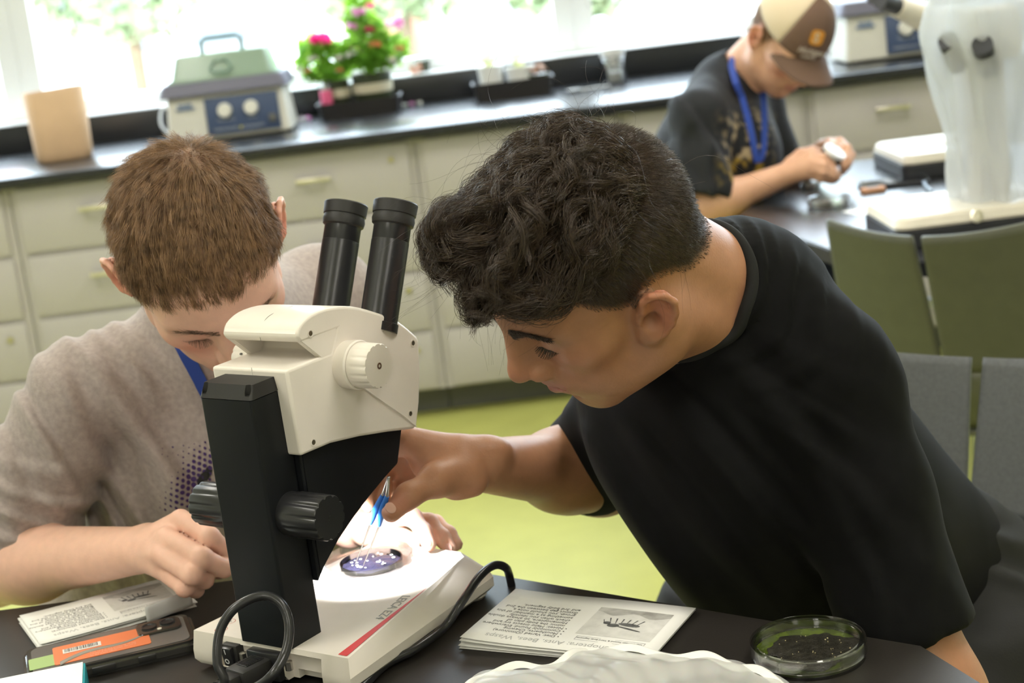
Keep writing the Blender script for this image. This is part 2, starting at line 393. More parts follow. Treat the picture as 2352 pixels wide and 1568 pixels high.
# ================================================================ wall counter and drawer units
YF = 4.97
ZC = .91
t = thing('worktop', 'long glossy black epoxy worktop running under the windows', 'worktop', (0, 5.3, ZC))
box('slab', (0, .1, -.016), (7.6, .91, .032), M_black, t, bev=.004)
bm = bmesh.new(); add_box(bm, (-1.435, .5625, .049), (4.73, .015, .098), .002); bm_obj('backsplash', bm, M_black, t, auto=35)
box('backsplash', (2.75, .5625, .049), (2.5, .015, .098), M_black, t)
xs = [PY(28, 520, YF)[0], PY(960, 400, YF)[0], PY(1433, 300, YF)[0], PY(1857, 250, YF)[0]]
units = [(xs[0] - 1.22, xs[0]), (xs[0], xs[1]), (xs[1], xs[2]), (xs[2], xs[3]), (xs[3], xs[3] + 1.2), (xs[3] + 1.2, xs[3] + 2.4)]
labs = ['grey drawer unit at the far left end of the counter', 'wide grey four-drawer unit under the waterbath, behind the boy in the grey shirt', 'narrow grey drawer unit behind the curly-haired boy', 'narrow grey drawer unit hidden behind the boy in the cap', 'grey drawer unit to the right of the boy in the cap', 'grey drawer unit at the far right end of the counter']
rows = [(.872, .672), (.664, .476), (.468, .288), (.280, .10)]
for (a, b), lab in zip(units, labs):
    t = thing('drawer_cabinet', lab, 'cabinet', ((a + b) / 2, YF + .02, 0)); w = b - a
    box('body', (0, .40, .485), (w - .004, .78, .78), M_cab, t)
    box('toe_kick', (0, .45, .05), (w - .004, .68, .1), M_toe, t)
    for r, (z1, z0) in enumerate(rows):
        d = box('drawer', (0, .009, (z0 + z1) / 2), (w - .045, .022, z1 - z0 - .004), M_cab, t, bev=.002)
        hx = [-.29 * w, .245 * w] if w > .9 else [0]
        for x in hx if r < 3 else hx[:1]:
            bm = bmesh.new(); zc = (z0 + z1) / 2 + .02
            add_box(bm, (x, -.028, zc), (.105, .010, .013), .003)
            for s in (-.04, .04): add_box(bm, (x + s, -.014, zc), (.01, .024, .009))
            bm_obj('handle', bm, M_metal, d, auto=35)
        if r in (0, 2, 3): cyl('lock', (w / 2 - .075, -.010, z1 - .05), (w / 2 - .075, .0, z1 - .05), .008, mat('brass_lock', (.55, .5, .25), .4, 1), d)

# ================================================================ things on the counter
def on_counter(px, py, z=ZC): p = PZ(px, py, z); return (p[0], p[1], z)
# kraft paper canister
p = on_counter(150, 366)
t = thing('paper_canister', 'plain kraft brown paper canister standing alone at the left end of the counter', 'canister', (p[0], p[1], ZC), rz=.3)
def rrect(w, h, r, n=8):
    o = []
    for cx, cy, a0 in ((w - r, h - r, 0), (-w + r, h - r, 90), (-w + r, -h + r, 180), (w - r, -h + r, 270)):
        for k in range(n + 1):
            a = math.radians(a0 + 90 * k / n); o.append((cx + r * math.cos(a), cy + r * math.sin(a)))
    return o
M_kraft = mat('kraft_paper', (.60, .40, .24), .75, noise=.04, nscale=14)
bm = bmesh.new(); o1 = rrect(.083, .06, .04); o2 = rrect(.096, .07, .045)
rings = []
for z, sc in ((0, .84), (.006, .9), (.03, .93), (.225, 1.0), (.225, .97), (.02, .9)):
    rings.append([bm.verts.new((x * sc, y * sc, z + (0 if z < .1 else .003 * math.sin(x * 14)))) for x, y in o2])
for a, b in zip(rings, rings[1:]):
    for k in range(len(a)): bm.faces.new((a[k], a[(k + 1) % len(a)], b[(k + 1) % len(a)], b[k]))
bm.faces.new(rings[0][::-1]); bm.faces.new(rings[-1]); bm_obj('body', bm, M_kraft, t, smooth=True)

# water baths
M_bath = mat('beige_bath_body', (.72, .70, .62), .45); M_rim = mat('violet_grey_rim', (.16, .155, .21), .5); M_panel = mat('navy_panel', (.055, .085, .17), .45)
M_lid = mat('green_tinted_lid', (.30, .40, .31), .2, trans=.0, alpha=.95); M_knob = mat('cream_knob', (.8, .78, .7), .4)
def waterbath(loc, rz, label, lid=True, name='water_bath'):
    t = thing(name, label, 'water bath', loc, rz)
    prism('body', rrect(.2, .12, .015), .008, .15, M_bath, t, pts2=rrect(.187, .11, .015), bev=.004)
    prism('rim', rrect(.21, .135, .02), .15, .192, M_rim, t, pts2=rrect(.195, .122, .02), bev=.004)
    for x in (-.17, .17):
        for y in (-.09, .09): cyl('foot', (x, y, 0), (x, y, .012), .012, M_toe, t, n=16)
    R = T3((0.05, -.1205, .078), (math.radians(-4.2), 0, 0))
    pn = box('control_panel', (0, 0, 0), (.235, .006, .118), M_panel, t, bev=.001); pn.matrix_local = R
    for x in (-.055, .03):
        k = lathe('dial', [(.0, 0), (.024, 0), (.022, .014), (.019, .017), (0, .017)], M_knob, pn, M=T3((x, -.003, .015), (PI / 2, 0, 0)), n=28)
    box('rocker_switch', (.095, -.006, -.025), (.024, .01, .026), M_toe, pn, bev=.002)
    for s, x, z in (('Temperature', -.055, -.018), ('Safety', .03, -.018), ('THERMOSTATIC', -.06, -.047), ('WATER BATH', .03, -.047)):
        text('marking', s, .011, T3((x, -.0035, z), (PI / 2, 0, 0)), mat('panel_print', (.5, .52, .55), .5), pn, align='CENTER')
    cyl('indicator', (-.01, -.006, -.043), (-.01, -.001, -.043), .004, mat('yellow_indicator', (.75, .65, .1), .4), pn)
    bm = bmesh.new(); add_box(bm, (0, 0, 0), (.06, .002, .006)); o = bm_obj('badge', bm, mat('badge_blue', (.12, .2, .36), .5), t); o.matrix_local = T3((-.13, -.1195, .112), (math.radians(-4.2), 0, 0))
    text('marking', 'FISHER', .015, T3((-.13, -.1208, .118), (PI / 2 - .07, 0, 0)), MATS['badge_blue'], t, align='CENTER', bold=.0006)
    if lid:
        l = prism('lid', rrect(.168, .105, .02), .192, .275, M_lid, t, pts2=rrect(.146, .078, .015), bev=.004)
        prism('lid_lip', rrect(.178, .11, .02), .19, .2, M_lid, l, bev=.001)
        for zz, M in ((.30, T3((0, 0, .298))), ):
            tube('handle', [(-.065, 0, .272), (-.065, 0, .312), (-.05, 0, .322), (.05, 0, .322), (.065, 0, .312), (.065, 0, .272)], .0080, mat('dark_green_handle', (.10, .16, .15), .4), l, smooth=False, sides=10)
        tube('latch', [(-.035, -.1, .225), (-.02, -.115, .215), (.02, -.115, .215), (.035, -.1, .225), (.02, -.09, .25), (-.02, -.09, .25), (-.035, -.1, .225)], .004, mat('dark_green_latch', (.16, .26, .20), .4), l, smooth=False)
    tube('cable', [(-.19, .1, .09), (-.24, .11, .11), (-.25, .08, .06), (-.22, .06, .02), (-.2, .03, .01)], .0045, mat('grey_white_cable', (.7, .72, .74), .4), t)
    return t
pA = PZ(387, 339, ZC); pB = PZ(668, 303, ZC); mid = (pA + pB) / 2
waterbath((mid[0], mid[1] + .14, ZC), math.atan2(pB[1] - pA[1], pB[0] - pA[0]) * 0 + .01, 'beige water bath with a green carry lid standing on the counter behind the fair-haired boy')
pA = PZ(1952, 150, ZC)
waterbath((pA[0] + .19, pA[1] + .13, ZC), 0, 'beige water bath without a green lid, on the counter to the right of the cap', False)

# flowering plants in jars on a black tray
M_tray = mat('black_tray', (.022, .02, .02), .4)
def tray(loc, w, d, h, label, rz=0):
    t = thing('plant_tray', label, 'tray', loc, rz); bm = bmesh.new()
    o0 = rrect(w, d, .02); rings = []
    for z, sc in ((0, .93), (h, 1.0), (h, 1.03), (h + .004, 1.03), (h + .004, .98), (.006, .91)):
        rings.append([bm.verts.new((x * sc, y * sc, z)) for x, y in o0])
    for a, b in zip(rings, rings[1:]):
        for k in range(len(a)): bm.faces.new((a[k], a[(k + 1) % len(a)], b[(k + 1) % len(a)], b[k]))
    bm.faces.new(rings[0][::-1]); bm.faces.new(rings[-1]); bm_obj('body', bm, M_tray, t, auto=40)
    return t
pA = PZ(735, 280, ZC); pB = PZ(918, 256, ZC); m1 = (pA + pB) / 2
tray((m1[0], m1[1] + .09, ZC), .14, .085, .05, 'black plastic tray holding the two flowering plants')
M_olive = mat('olive_pot', (.035, .045, .02), .35); M_cream = mat('cream_band', (.55, .5, .36), .6)
M_fleaf = mat('impatiens_leaf', (.22, .45, .06), .5, noise=.35, nscale=40)
def translucent(m, w=.45, c=None):
    nt = m.node_tree; b = nt.nodes['Principled BSDF']; o = nt.nodes['Material Output']; tl = nt.nodes.new('ShaderNodeBsdfTranslucent'); mx = nt.nodes.new('ShaderNodeMixShader'); mx.inputs[0].default_value = w
    if c: tl.inputs[0].default_value = (*c, 1)
    elif b.inputs['Base Color'].links: nt.links.new(b.inputs['Base Color'].links[0].from_socket, tl.inputs[0])
    nt.links.new(b.outputs[0], mx.inputs[1]); nt.links.new(tl.outputs[0], mx.inputs[2]); nt.links.new(mx.outputs[0], o.inputs[0])
translucent(M_fleaf, .5, (.45, .75, .10))
def bloom(c, r, m, name, parent, seed=0):
    g = np.random.default_rng(seed); Vs = []; F = []
    for k in range(9):
        a = k * 2.4; d = np.array([math.cos(a), math.sin(a), g.uniform(-.1, .7)]); d /= np.linalg.norm(d); s = np.cross(d, g.normal(0, 1, 3)); s /= np.linalg.norm(s)
        n = np.cross(d, s) * .25 * r; o = len(Vs)
        for u, w in ((0, .15), (.5, .55), (.9, .45), (1.05, 0), (.9, -.45), (.5, -.55)):
            Vs.append(np.array(c) + d * u * r + s * w * r + n * u * u)
        F += [(o, o + 1, o + 2, o + 5), (o + 2, o + 3, o + 4, o + 5)]
    return arr_obj(name, np.array(Vs), np.array(F), m, parent)
M_wpet = mat('white_petal', (.9, .88, .82), .5); M_pink = mat('magenta_petal', (.85, .04, .25), .6); M_lilac = mat('pink_petal', (.8, .35, .62), .6); translucent(M_pink, .4, (.9, .06, .3)); translucent(M_lilac, .4, (.95, .45, .75))
def potplant(loc, r, h, label, leaves, blooms, jar):
    t = thing('flowering_plant', label, 'plant', loc)
    lathe('pot', [(r * .86, 0), (r * .9, .004), (r, h), (r * .93, h), (r * .9, h - .012), (0, h - .012)], M_olive, t, n=40)
    lathe('band', [(r * .945 + .001, h * .50), (r * .945 + .004, h * .51), (r * .98 + .003, h * .74), (r * .98 + .001, h * .75)], M_cream, t, n=40)
    for k, (c, rr, n, s) in enumerate(leaves): leafcloud('foliage', c, rr, n, s, M_fleaf, t, seed=k + int(h * 1000))
    L = np.array([smooth_path([(0, 0, h - .02), tuple(np.array(c) * .5 + RNG.normal(0, .015, 3)), c], 8) for c, *_ in leaves for _ in range(5)])
    V, F = strands(L, .003, 5); arr_obj('stem', V, F, mat('stem_green', (.2, .3, .08), .6), t)
    for k, (c, rr, m) in enumerate(blooms): bloom(c, rr, m, 'flower', t, k)
    return t
z1 = ZC + .006
potplant((m1[0] + .05, m1[1] + .09, z1), .068, .13, 'taller pink-flowered plant in a dark olive pot with a cream band', [((0, 0, .23), (.08, .06, .10), 330, .025), ((.07, -.01, .20), (.07, .05, .06), 150, .024), ((-.01, .01, .33), (.055, .045, .07), 130, .023)],
    [((.03, -.055, .22), .022, mat('orange_bud', (.85, .38, .18), .6)), ((-.05, -.05, .20), .02, M_wpet), ((.08, -.05, .16), .022, M_wpet), ((.11, -.04, .20), .016, MATS['orange_bud']), ((-.01, -.04, .33), .026, M_lilac), ((.02, -.05, .27), .02, M_pink), ((.10, -.02, .28), .035, M_lilac), ((-.04, -.04, .29), .02, M_lilac), ((.0, -.02, .40), .02, M_pink), ((.03, -.05, .35), .016, M_pink)], 0)
potplant((m1[0] - .07, m1[1] + .10, z1), .042, .12, 'shorter bushy plant with a magenta bloom in a narrow olive pot', [((-.03, 0, .185), (.10, .06, .07), 300, .024), ((-.05, 0, .235), (.07, .05, .05), 110, .022)],
    [((-.03, -.05, .255), .040, M_pink), ((-.06, -.055, .20), .02, M_wpet), ((.02, -.05, .19), .022, M_wpet), ((-.11, -.03, .17), .018, M_wpet), ((-.09, -.04, .16), .014, mat('orange_petal', (.9, .4, .2), .6)), ((.02, -.05, .15), .014, MATS['orange_petal'])], 0)
t = thing('vial', 'clear plastic vial with a pink and blue label standing beside the shorter plant', 'vial', (m1[0] - .105, m1[1] + .035, z1))
lathe('body', [(.02, 0), (.02, .11), (.018, .11), (.018, .003), (0, .003)], clear_mat('clear_plastic', gloss=.2), t); lathe('label_sleeve', [(.0205, .045), (.0208, .046), (.0208, .092), (.0205, .093)], mat('pink_label', (.75, .12, .25), .5), t)
lathe('label_base', [(.0205, .02), (.0208, .021), (.0208, .045), (.0205, .045)], mat('blue_label', (.1, .16, .5), .5), t)
# second tray with white cups
pA = PZ(1098, 240, ZC); pB = PZ(1265, 212, ZC); m2 = (pA + pB) / 2
tray((m2[0] + .0, m2[1] + .09, ZC), .135, .085, .055, 'black plastic tray holding white pots, in the middle of the counter')
M_wpot = mat('white_plastic', (.82, .82, .8), .4)
def wpot(loc, r, h, label):
    t = thing('plant_pot', label, 'pot', loc)
    lathe('pot', [(r * .8, 0), (r, h), (r * 1.06, h), (r * 1.06, h + .006), (r * .95, h + .006), (r * .9, h - .015), (0, h - .015)], M_wpot, t)
    leafcloud('sprout', (0, 0, h + .015), (.018, .018, .03), 24, .012, mat('pale_sprout', (.6, .62, .25), .6), t, seed=3)
wpot((m2[0] - .07, m2[1] + .07, z1), .043, .10, 'white pot at the left of the middle tray with a pale sprout')
wpot((m2[0] + .03, m2[1] + .10, z1), .05, .085, 'wider white pot in the centre of the middle tray')
t = thing('plant_pot', 'small dark green pot with a pinkish leaf at the right of the middle tray', 'pot', (m2[0] + .09, m2[1] + .075, z1))
lathe('pot', [(.028, 0), (.036, .06), (.032, .06), (0, .05)], M_olive, t); leafcloud('leaf', (0.0, 0, .075), (.03, .02, .015), 14, .018, mat('pinkish_leaf', (.6, .4, .32), .6), t)
# sill plant
t = thing('plant_pot', 'tiny dark pot with a drooping peach flower on the window sill', 'pot', tuple(PY(972, 150, 5.95)[:2]) + (1.012,))
lathe('pot', [(.02, 0), (.028, .04), (.024, .04), (0, .03)], M_olive, t); leafcloud('petal', (-.02, -.05, .005), (.02, .01, .035), 16, .018, mat('peach_petal', (.8, .45, .33), .6), t)
# specimen jar
pj = PZ(1415, 192, ZC); t = thing('specimen_jar', 'clear plastic specimen jar with a white screw lid', 'jar', (pj[0], pj[1] + .02, ZC))
lathe('body', [(.036, 0), (.04, .006), (.04, .085), (.036, .095), (.034, .09), (.037, .082), (.037, .006), (0, .004)], MATS['clear_plastic'], t)
lathe('lid', [(.041, .092), (.042, .094), (.042, .118), (.038, .121), (0, .121)], M_wpot, t); cyl('contents', (0, 0, .006), (0, 0, .04), .03, mat('pale_contents', (.7, .72, .7), .8), t)
pp = PZ(1345, 208, ZC); t = thing('plastic_spoon', 'small white plastic spoon lying on the counter beside the jar', 'spoon', (pp[0], pp[1], ZC), .2)
lathe('bowl', [(.0, 0), (.012, .002), (.02, .01), (.017, .01), (0, .004)], M_wpot, t, M=T3((-.04, 0, 0), sc=(1.2, 1, 1))); box('handle', (.03, 0, .006), (.11, .01, .004), M_wpot, t, bev=.001)
# black cable on the counter behind the bath
tag(tube('power_cable', [tuple(PZ(a, b, z)) for a, b, z in ((668, 225, .98), (690, 205, 1.0), (712, 230, .96), (700, 262, .92), (676, 275, .915))], .006, M_toe), 'black power cable looped on the counter between the water bath and the plants', 'cable')
rg = np.random.default_rng(5)
for k in range(7):
    q = PZ(690 + k * 6 + rg.uniform(-3, 3), 277 + rg.uniform(-3, 3), ZC) if k < 4 else PZ(930 + (k - 4) * 16, 245 - (k - 4) * 3, ZC)
    o = bloom((0, 0, .004), .011, M_lilac if k % 2 else M_wpot, 'fallen_petal', None, k); o.location = (q[0], q[1], ZC)
    tag(o, 'tiny pale fallen petal lying on the black counter near the flowering plants', 'petal', 'fallen petals on the counter')
# ================================================================ background table and its things
ZT = .76
A0 = PZ(1695, 497, ZT); A1 = PZ(1925, 580, ZT); dv = (A1 - A0)[:2]; dv /= np.linalg.norm(dv); pv = np.array([-dv[1], dv[0]])
if pv[0] < 0: pv = -pv
far = PZ(1961, 369, ZT); dpt = (far - A0)[:2]
# corner cut at the boy's side
t = thing('lab_table', 'black topped lab table in the background in front of the boy in the cap', 'table', (A0[0], A0[1], 0))
c_near = (A1 - A0)[:2] * 1.08; e1_ = (PZ(2345, 612, ZT) - A0)[:2]; c_r = c_near + (e1_ - c_near) * 3; f1_ = dpt; f2_ = (PZ(2083, 356, ZT) - A0)[:2]; f0_ = f1_ - (f2_ - f1_) * 1.2; pts = [(0, 0), tuple(c_near), tuple(c_r), tuple(f1_ + (f2_ - f1_) * 7), tuple(f0_)]
prism('top', pts[::-1], ZT - .03, ZT, M_black, t, bev=.003)
for x, y in ((.35, .0), (.6, .9), (.45, -.35), (1.6, -.2)): cyl('leg', (x, y, 0), (x, y, ZT - .03), .025, mat('grey_leg', (.3, .3, .3), .4, .8), t)
M_opt_cream = mat('microscope_cream', (.78, .72, .61), .38, noise=.02, nscale=60, bump=.03, bscale=600)
M_dark_plastic = mat('charcoal_plastic', (.035, .036, .042), .45)
M_clearp = MATS['clear_plastic']
def petri(loc, r, h, label, name='petri_dish', rz=0, cat='petri dish', lid=True):
    t = thing(name, label, cat, loc, rz)
    lathe('base', [(r, 0), (r, h * .8), (r - .0015, h * .8), (r - .0015, .0016), (0, .0016)], M_rimp, t, n=64)
    if lid: lathe('lid', [(r + .0015, h * .35), (r + .0015, h), (r + .001, h + .0012), (r - .004, h + .0005), (r - .004, h - .0005), (r, h - .001), (r + .0005, h * .35)], M_rimp, t, n=64)
    return t
M_rimp = clear_mat('petri_plastic', gloss=.13, rough=.04)
p = PZ(1904, 472, ZT); petri((p[0], p[1], ZT), .045, .018, 'empty clear petri dish on the background table, left of the orange eraser')
p = PZ(1862, 430, ZT); petri((p[0], p[1], ZT), .022, .012, 'small clear dish on the background table under the hands of the boy in the cap')
p = PZ(2005, 441, ZT); t = thing('eraser', 'worn orange pink eraser beside the phone on the background table', 'eraser', (p[0], p[1], ZT), .1)
prism('body', rrect(.029, .014, .012), 0, .011, mat('orange_eraser', (.72, .38, .22), .7), t, bev=.002); prism('worn_patch', rrect(.014, .007, .006), .0105, .0118, mat('grey_smear', (.45, .42, .42), .7), t)
p = PZ(2052, 425, ZT); t = thing('smartphone', 'black smartphone lying flat on the background table', 'phone', (p[0], p[1], ZT), -.12)
prism('case', rrect(.078, .037, .009), 0, .010, M_dark_plastic, t, bev=.002); prism('screen', rrect(.074, .033, .007), .0095, .0108, mat('screen_glass', (.01, .01, .012), .08), t)
for i, (px, py, r, w, h, lab) in enumerate(((2035, 482, .35, .11, .08, 'white sheet of paper at the left edge of the background table'), (2150, 468, .1, .13, .09, 'white sheet of paper partly under the bagged microscope'))):
    p = PZ(px, py, ZT); t = tag(box('paper_sheet', (0, 0, .0006 + i * .001), (w * 1.2, h * 1.6, .0008), mat('paper_white', (.85, .85, .84), .7)), lab, 'paper'); t.location = (p[0], p[1], ZT); t.rotation_euler.z = r
tag(tube('charging_cable', [tuple(PZ(a, b, .765)) for a, b in ((2058, 352), (2070, 372), (2095, 388), (2118, 405), (2125, 425), (2140, 440))], .004, mat('blue_grey_cable', (.2, .27, .36), .4)), 'dark coiled cable lying on the background table behind the phone', 'cable')

def stereo_base(t, w, d, h):
    prism('foot', rrect(w, d, .03), 0, h * .62, M_dark_plastic, t, bev=.004)
    prism('base_cover', rrect(w, d, .03), h * .62, h, M_opt_cream, t, bev=.004, pts2=rrect(w * .95, d * .93, .03))
# far stereo microscope (uncovered): cream trinocular head, base at left
pf = PZ(2190, 392, ZT)
t = thing('stereo_microscope', 'cream stereo microscope with black eyepieces at the back of the background table', 'microscope', (pf[0], pf[1] + .1, ZT), 0)
stereo_base(t, .13, .16, .055)
prism('stage_plate', rrect(.05, .045, .01), .055, .058, mat('stage_tan', (.62, .52, .36), .5), t)
hd = P(2175, 60, 3.75); o = np.array([pf[0], pf[1] + .1, ZT]); q = hd - o
column = cyl('column', (.08, .07, .05), (q[0] + .03, q[1] + .05, q[2] - .03), .016, M_metal, t)
bm = bmesh.new(); add_box(bm, (q[0], q[1], q[2]), (.10, .11, .085), .015); bm_obj('head', bm, M_opt_cream, t, auto=40)
e0 = P(2130, 45, 3.72) - o; e1 = P(2060, 15, 3.66) - o; e2 = P(2022, 2, 3.62) - o
cyl('eyepiece_tube', e0, e1, .032, M_opt_cream, t, r2=.024); cyl('eyepiece_tube', e0 + (.0, .05, .01), e1 + (0, .06, .01), .032, M_opt_cream, t, r2=.024)
cyl('eyecup', e1, e2, .019, M_dark_plastic, t); cyl('eyecup', e1 + (0, .06, .01), e2 + (0, .06, .01), .019, M_dark_plastic, t)
a = P(2140, 80, 3.7) - o; b = P(2146, 178, 3.72) - o; cyl('objective', a, b, .028, mat('grey_objective', (.6, .63, .62), .35), t, r2=.014)

# bagged microscope at the right
pb = PZ(2260, 545, ZT)
t = thing('covered_microscope', 'microscope shrouded in a translucent white plastic bag at the right edge', 'microscope', (pb[0], pb[1] + .1, ZT), 0)
stereo_base(t, .17, .13, .058)
lathe('base_button', [(.012, 0), (.012, .003), (.008, .004), (0, .003)], M_metal, t, M=T3((-.02, -.128, .046), (PI / 2 - .3, 0, 0)))
inner = bmesh.new(); add_box(inner, (.06, .05, .2), (.07, .06, .3), .01); add_box(inner, (.07, .02, .36), (.10, .09, .1), .02); bm_obj('arm', inner, M_opt_cream, t, auto=40)
_o = np.array([pb[0], pb[1] + .1, ZT])
for a_, b_ in (((2200, 150, 3.08), (2178, 92, 3.015)), ((2270, 160, 3.04), (2256, 102, 2.955))): cyl('eyepiece', P(*a_) - _o, P(*b_) - _o, .019, M_dark_plastic, t, n=20)
# bag: a draped surface around the instrument
bag = bpy.data.materials.new('translucent_bag'); bag.use_nodes = True; nt = bag.node_tree; nt.nodes.clear()
ou = nt.nodes.new('ShaderNodeOutputMaterial'); tr = nt.nodes.new('ShaderNodeBsdfTransparent'); tl = nt.nodes.new('ShaderNodeBsdfTranslucent'); df = nt.nodes.new('ShaderNodeBsdfPrincipled')
df.inputs['Base Color'].default_value = (.80, .81, .82, 1); df.inputs['Roughness'].default_value = .35; tl.inputs[0].default_value = (.62, .65, .68, 1)
m1_ = nt.nodes.new('ShaderNodeMixShader'); m1_.inputs[0].default_value = .5; m2_ = nt.nodes.new('ShaderNodeMixShader'); m2_.inputs[0].default_value = .72
nt.links.new(df.outputs[0], m1_.inputs[1]); nt.links.new(tl.outputs[0], m1_.inputs[2]); nt.links.new(tr.outputs[0], m2_.inputs[1]); nt.links.new(m1_.outputs[0], m2_.inputs[2]); nt.links.new(m2_.outputs[0], ou.inputs[0])
MATS['translucent_bag'] = bag
def bagfn(u, v):
    a = u * 2 * PI; z = .06 + v * .415
    # lower: bag column; upper: widened over the eyepieces
    w = np.interp(v, [0, .25, .5, .75, .9, 1.0], [.075, .078, .095, .118, .112, .03]); d = np.interp(v, [0, .3, .7, .92, 1], [.09, .09, .11, .09, .02])
    cx = np.interp(v, [0, .3, .7, 1], [.055, .055, .055, .07])
    fold = 1 + (.09 * math.sin(a * 7 + 5 * v) + .07 * math.sin(a * 11 - 6 * v + 1) + .03 * math.sin(a * 17 + 12 * v)) * (1 - .4 * v)
    # two bumps over the eyepieces
    bump = sum(.035 * math.exp(-((a - c) ** 2) / .05 - ((v - .87) ** 2) / .008) for c in (4.25, 5.1))
    return (cx + (w + bump) * fold * math.cos(a), .0 + (d + bump) * fold * math.sin(a) + .0, z + .03 * math.sin(a * 2) * v)
grid_obj('bag', bagfn, 120, 40, bag, t)

# chairs
M_green_shell = mat('olive_shell', (.088, .090, .062), .45, noise=.05, nscale=30, spec=.4); M_grey_shell = mat('slate_shell', (.10, .105, .11), .5, noise=.12, nscale=200, spec=.4)
def chair(name, label, loc, rz, shell, zt=.84, zs=.46, W=.42):
    """back panel faces local -y; split by a V slot"""
    t = thing(name, label, 'chair', loc, rz)
    nu, nv = 24, 16; hb = zt - zs - .06
    for s, nm in ((-1, 'backrest_half'), (1, 'backrest_half')):
        def fn(u, v, s=s):
            gap = .003 + .006 * v
            flare = 1 - .10 * v
            x = s * (gap + u * (W / 2 * flare - gap)) if s > 0 else s * (gap + (1 - u) * (W / 2 * flare - gap))
            y = .045 * (abs(x) / (W / 2)) ** 1.6 - .07 * v
            zz = zs + .12 + v * (hb - .06) + (.026 * (abs(x) / (W / 2)) ** 2) * v
            return (x, y, zz)
        grid_obj(nm, fn, nu, nv, shell, t, thick=.009)
    def fn(u, v):
        x = (u - .5) * W; y = .045 * (abs(x) / (W / 2)) ** 1.6 + .05 * (1 - v) ** 2
        return (x, y, zs + .005 + v * .115)
    grid_obj('lower_back', fn, nu, 8, shell, t, thick=.009)
    def fn(u, v):
        x = (u - .5) * W; return (x, .05 + v * .40, zs + .02 * (2 * abs(u - .5)) ** 2 - .02 * v ** 3)
    grid_obj('seat', fn, nu, 14, shell, t, thick=.01)
    lm = mat('chrome_leg', (.6, .6, .6), .25, 1)
    for sx in (-1, 1):
        for y0, y1 in ((.1, .02), (.4, .47)): tube('leg', [(sx * .15, y0, zs - .01), (sx * .19, y1, 0)], .011, lm, t, n=4, smooth=False)
        tube('side_rail', [(sx * .15, .1, zs - .012), (sx * .15, .4, zs - .012)], .01, lm, t, n=4, smooth=False)
    return t
CH_G = P(2135, 590, 2.62); CH_S = P(2230, 815, 2.16)
chair('chair', 'olive green moulded chair with a split back pushed against the background table', (.735, 2.76, 0), -.72, M_green_shell, zt=.83, W=.42)
chair('chair', 'slate grey moulded chair with a split back behind the boy in the black shirt', (.570, 2.06, 0), 2.5, M_grey_shell, zt=.775, W=.42)

# ================================================================ near table
e = [PZ(-260, 1440, ZT), PZ(0, 1405, ZT), PZ(300, 1360, ZT)]
c0 = PZ(1170, 1322, ZT); c1 = PZ(2120, 1480, ZT); c2 = PZ(2262, 1568, ZT)
ctr = np.array([-.1, 1.2])
pts = [(-1.2, e[1][1]), (e[2][0], e[2][1]), (-.15, 1.665), (c0[0], c0[1]), (c1[0], c1[1]), (c2[0], c2[1]), (.42, .95), (.2, .35), (-1.2, .35)]
t = thing('lab_table', 'near black laminate table carrying the microscope in the foreground', 'table', (0, 0, 0))
prism('top', pts[::-1], ZT - .028, ZT, M_tabletop, t, bev=.003)
for x, y in ((-1.0, 1.45), (-1.0, .6), (.1, 1.25), (.1, .5)): cyl('leg', (x, y, 0), (x, y, ZT - .028), .028, MATS['grey_leg'], t)

# ================================================================ the microscope
YAW = math.radians(-36); E1 = np.array([math.cos(YAW), math.sin(YAW), 0]); E2 = np.array([-math.sin(YAW), math.cos(YAW), 0]); E3 = np.array([0, 0, 1.0])
MO = np.array([-.2505, 1.38, .76])
def ML(u, v, z): return MO + E1 * u + E2 * v + E3 * z
M_cream2 = mat('cream_housing', (.80, .74, .665), .36, noise=.015, nscale=50, bump=.025, bscale=900, spec=.45)
M_blk = mat('black_housing', (.009, .010, .012), .40, bump=.04, bscale=1200, spec=.28)
M_blk2 = mat('satin_black', (.02, .02, .022), .28, spec=.55); M_rub = mat('black_rubber', (.020, .019, .019), .5)
M_steel = mat('steel', (.6, .58, .55), .25, 1)
SC = thing('stereo_microscope', 'cream and black stereo microscope standing on the foreground table between the two boys', 'microscope', tuple(MO), YAW)
MU = Matrix(((0, 0, 1, 0), (1, 0, 0, 0), (0, 1, 0, 0), (0, 0, 0, 1)))      # outline (v,z) extruded along u
def bool_cut(o, cutters):
    for cb in cutters:
        me = bpy.data.meshes.new('cut'); cb.to_mesh(me); cb.free(); c = bpy.data.objects.new('cut', me); COL.objects.link(c)
        md = o.modifiers.new('b', 'BOOLEAN'); md.operation = 'DIFFERENCE'; md.solver = 'EXACT'; md.object = c
        par = o.parent; o.parent = None; bpy.context.view_layer.update()
        ev = o.evaluated_get(bpy.context.evaluated_depsgraph_get()); nm = bpy.data.meshes.new_from_object(ev)
        o.modifiers.clear(); o.data = nm; o.parent = par; bpy.data.objects.remove(c)
    o.data.polygons.foreach_set('use_smooth', [True] * len(o.data.polygons)); o.data.set_sharp_from_angle(angle=math.radians(32))
def bbx(c, s, rot=(0, 0, 0), bev=0): b = bmesh.new(); add_box(b, c, s, bev, rot); return b
def bcy(a, b_, r, n=24): b = bmesh.new(); add_cyl(b, a, b_, r, n=n); return b
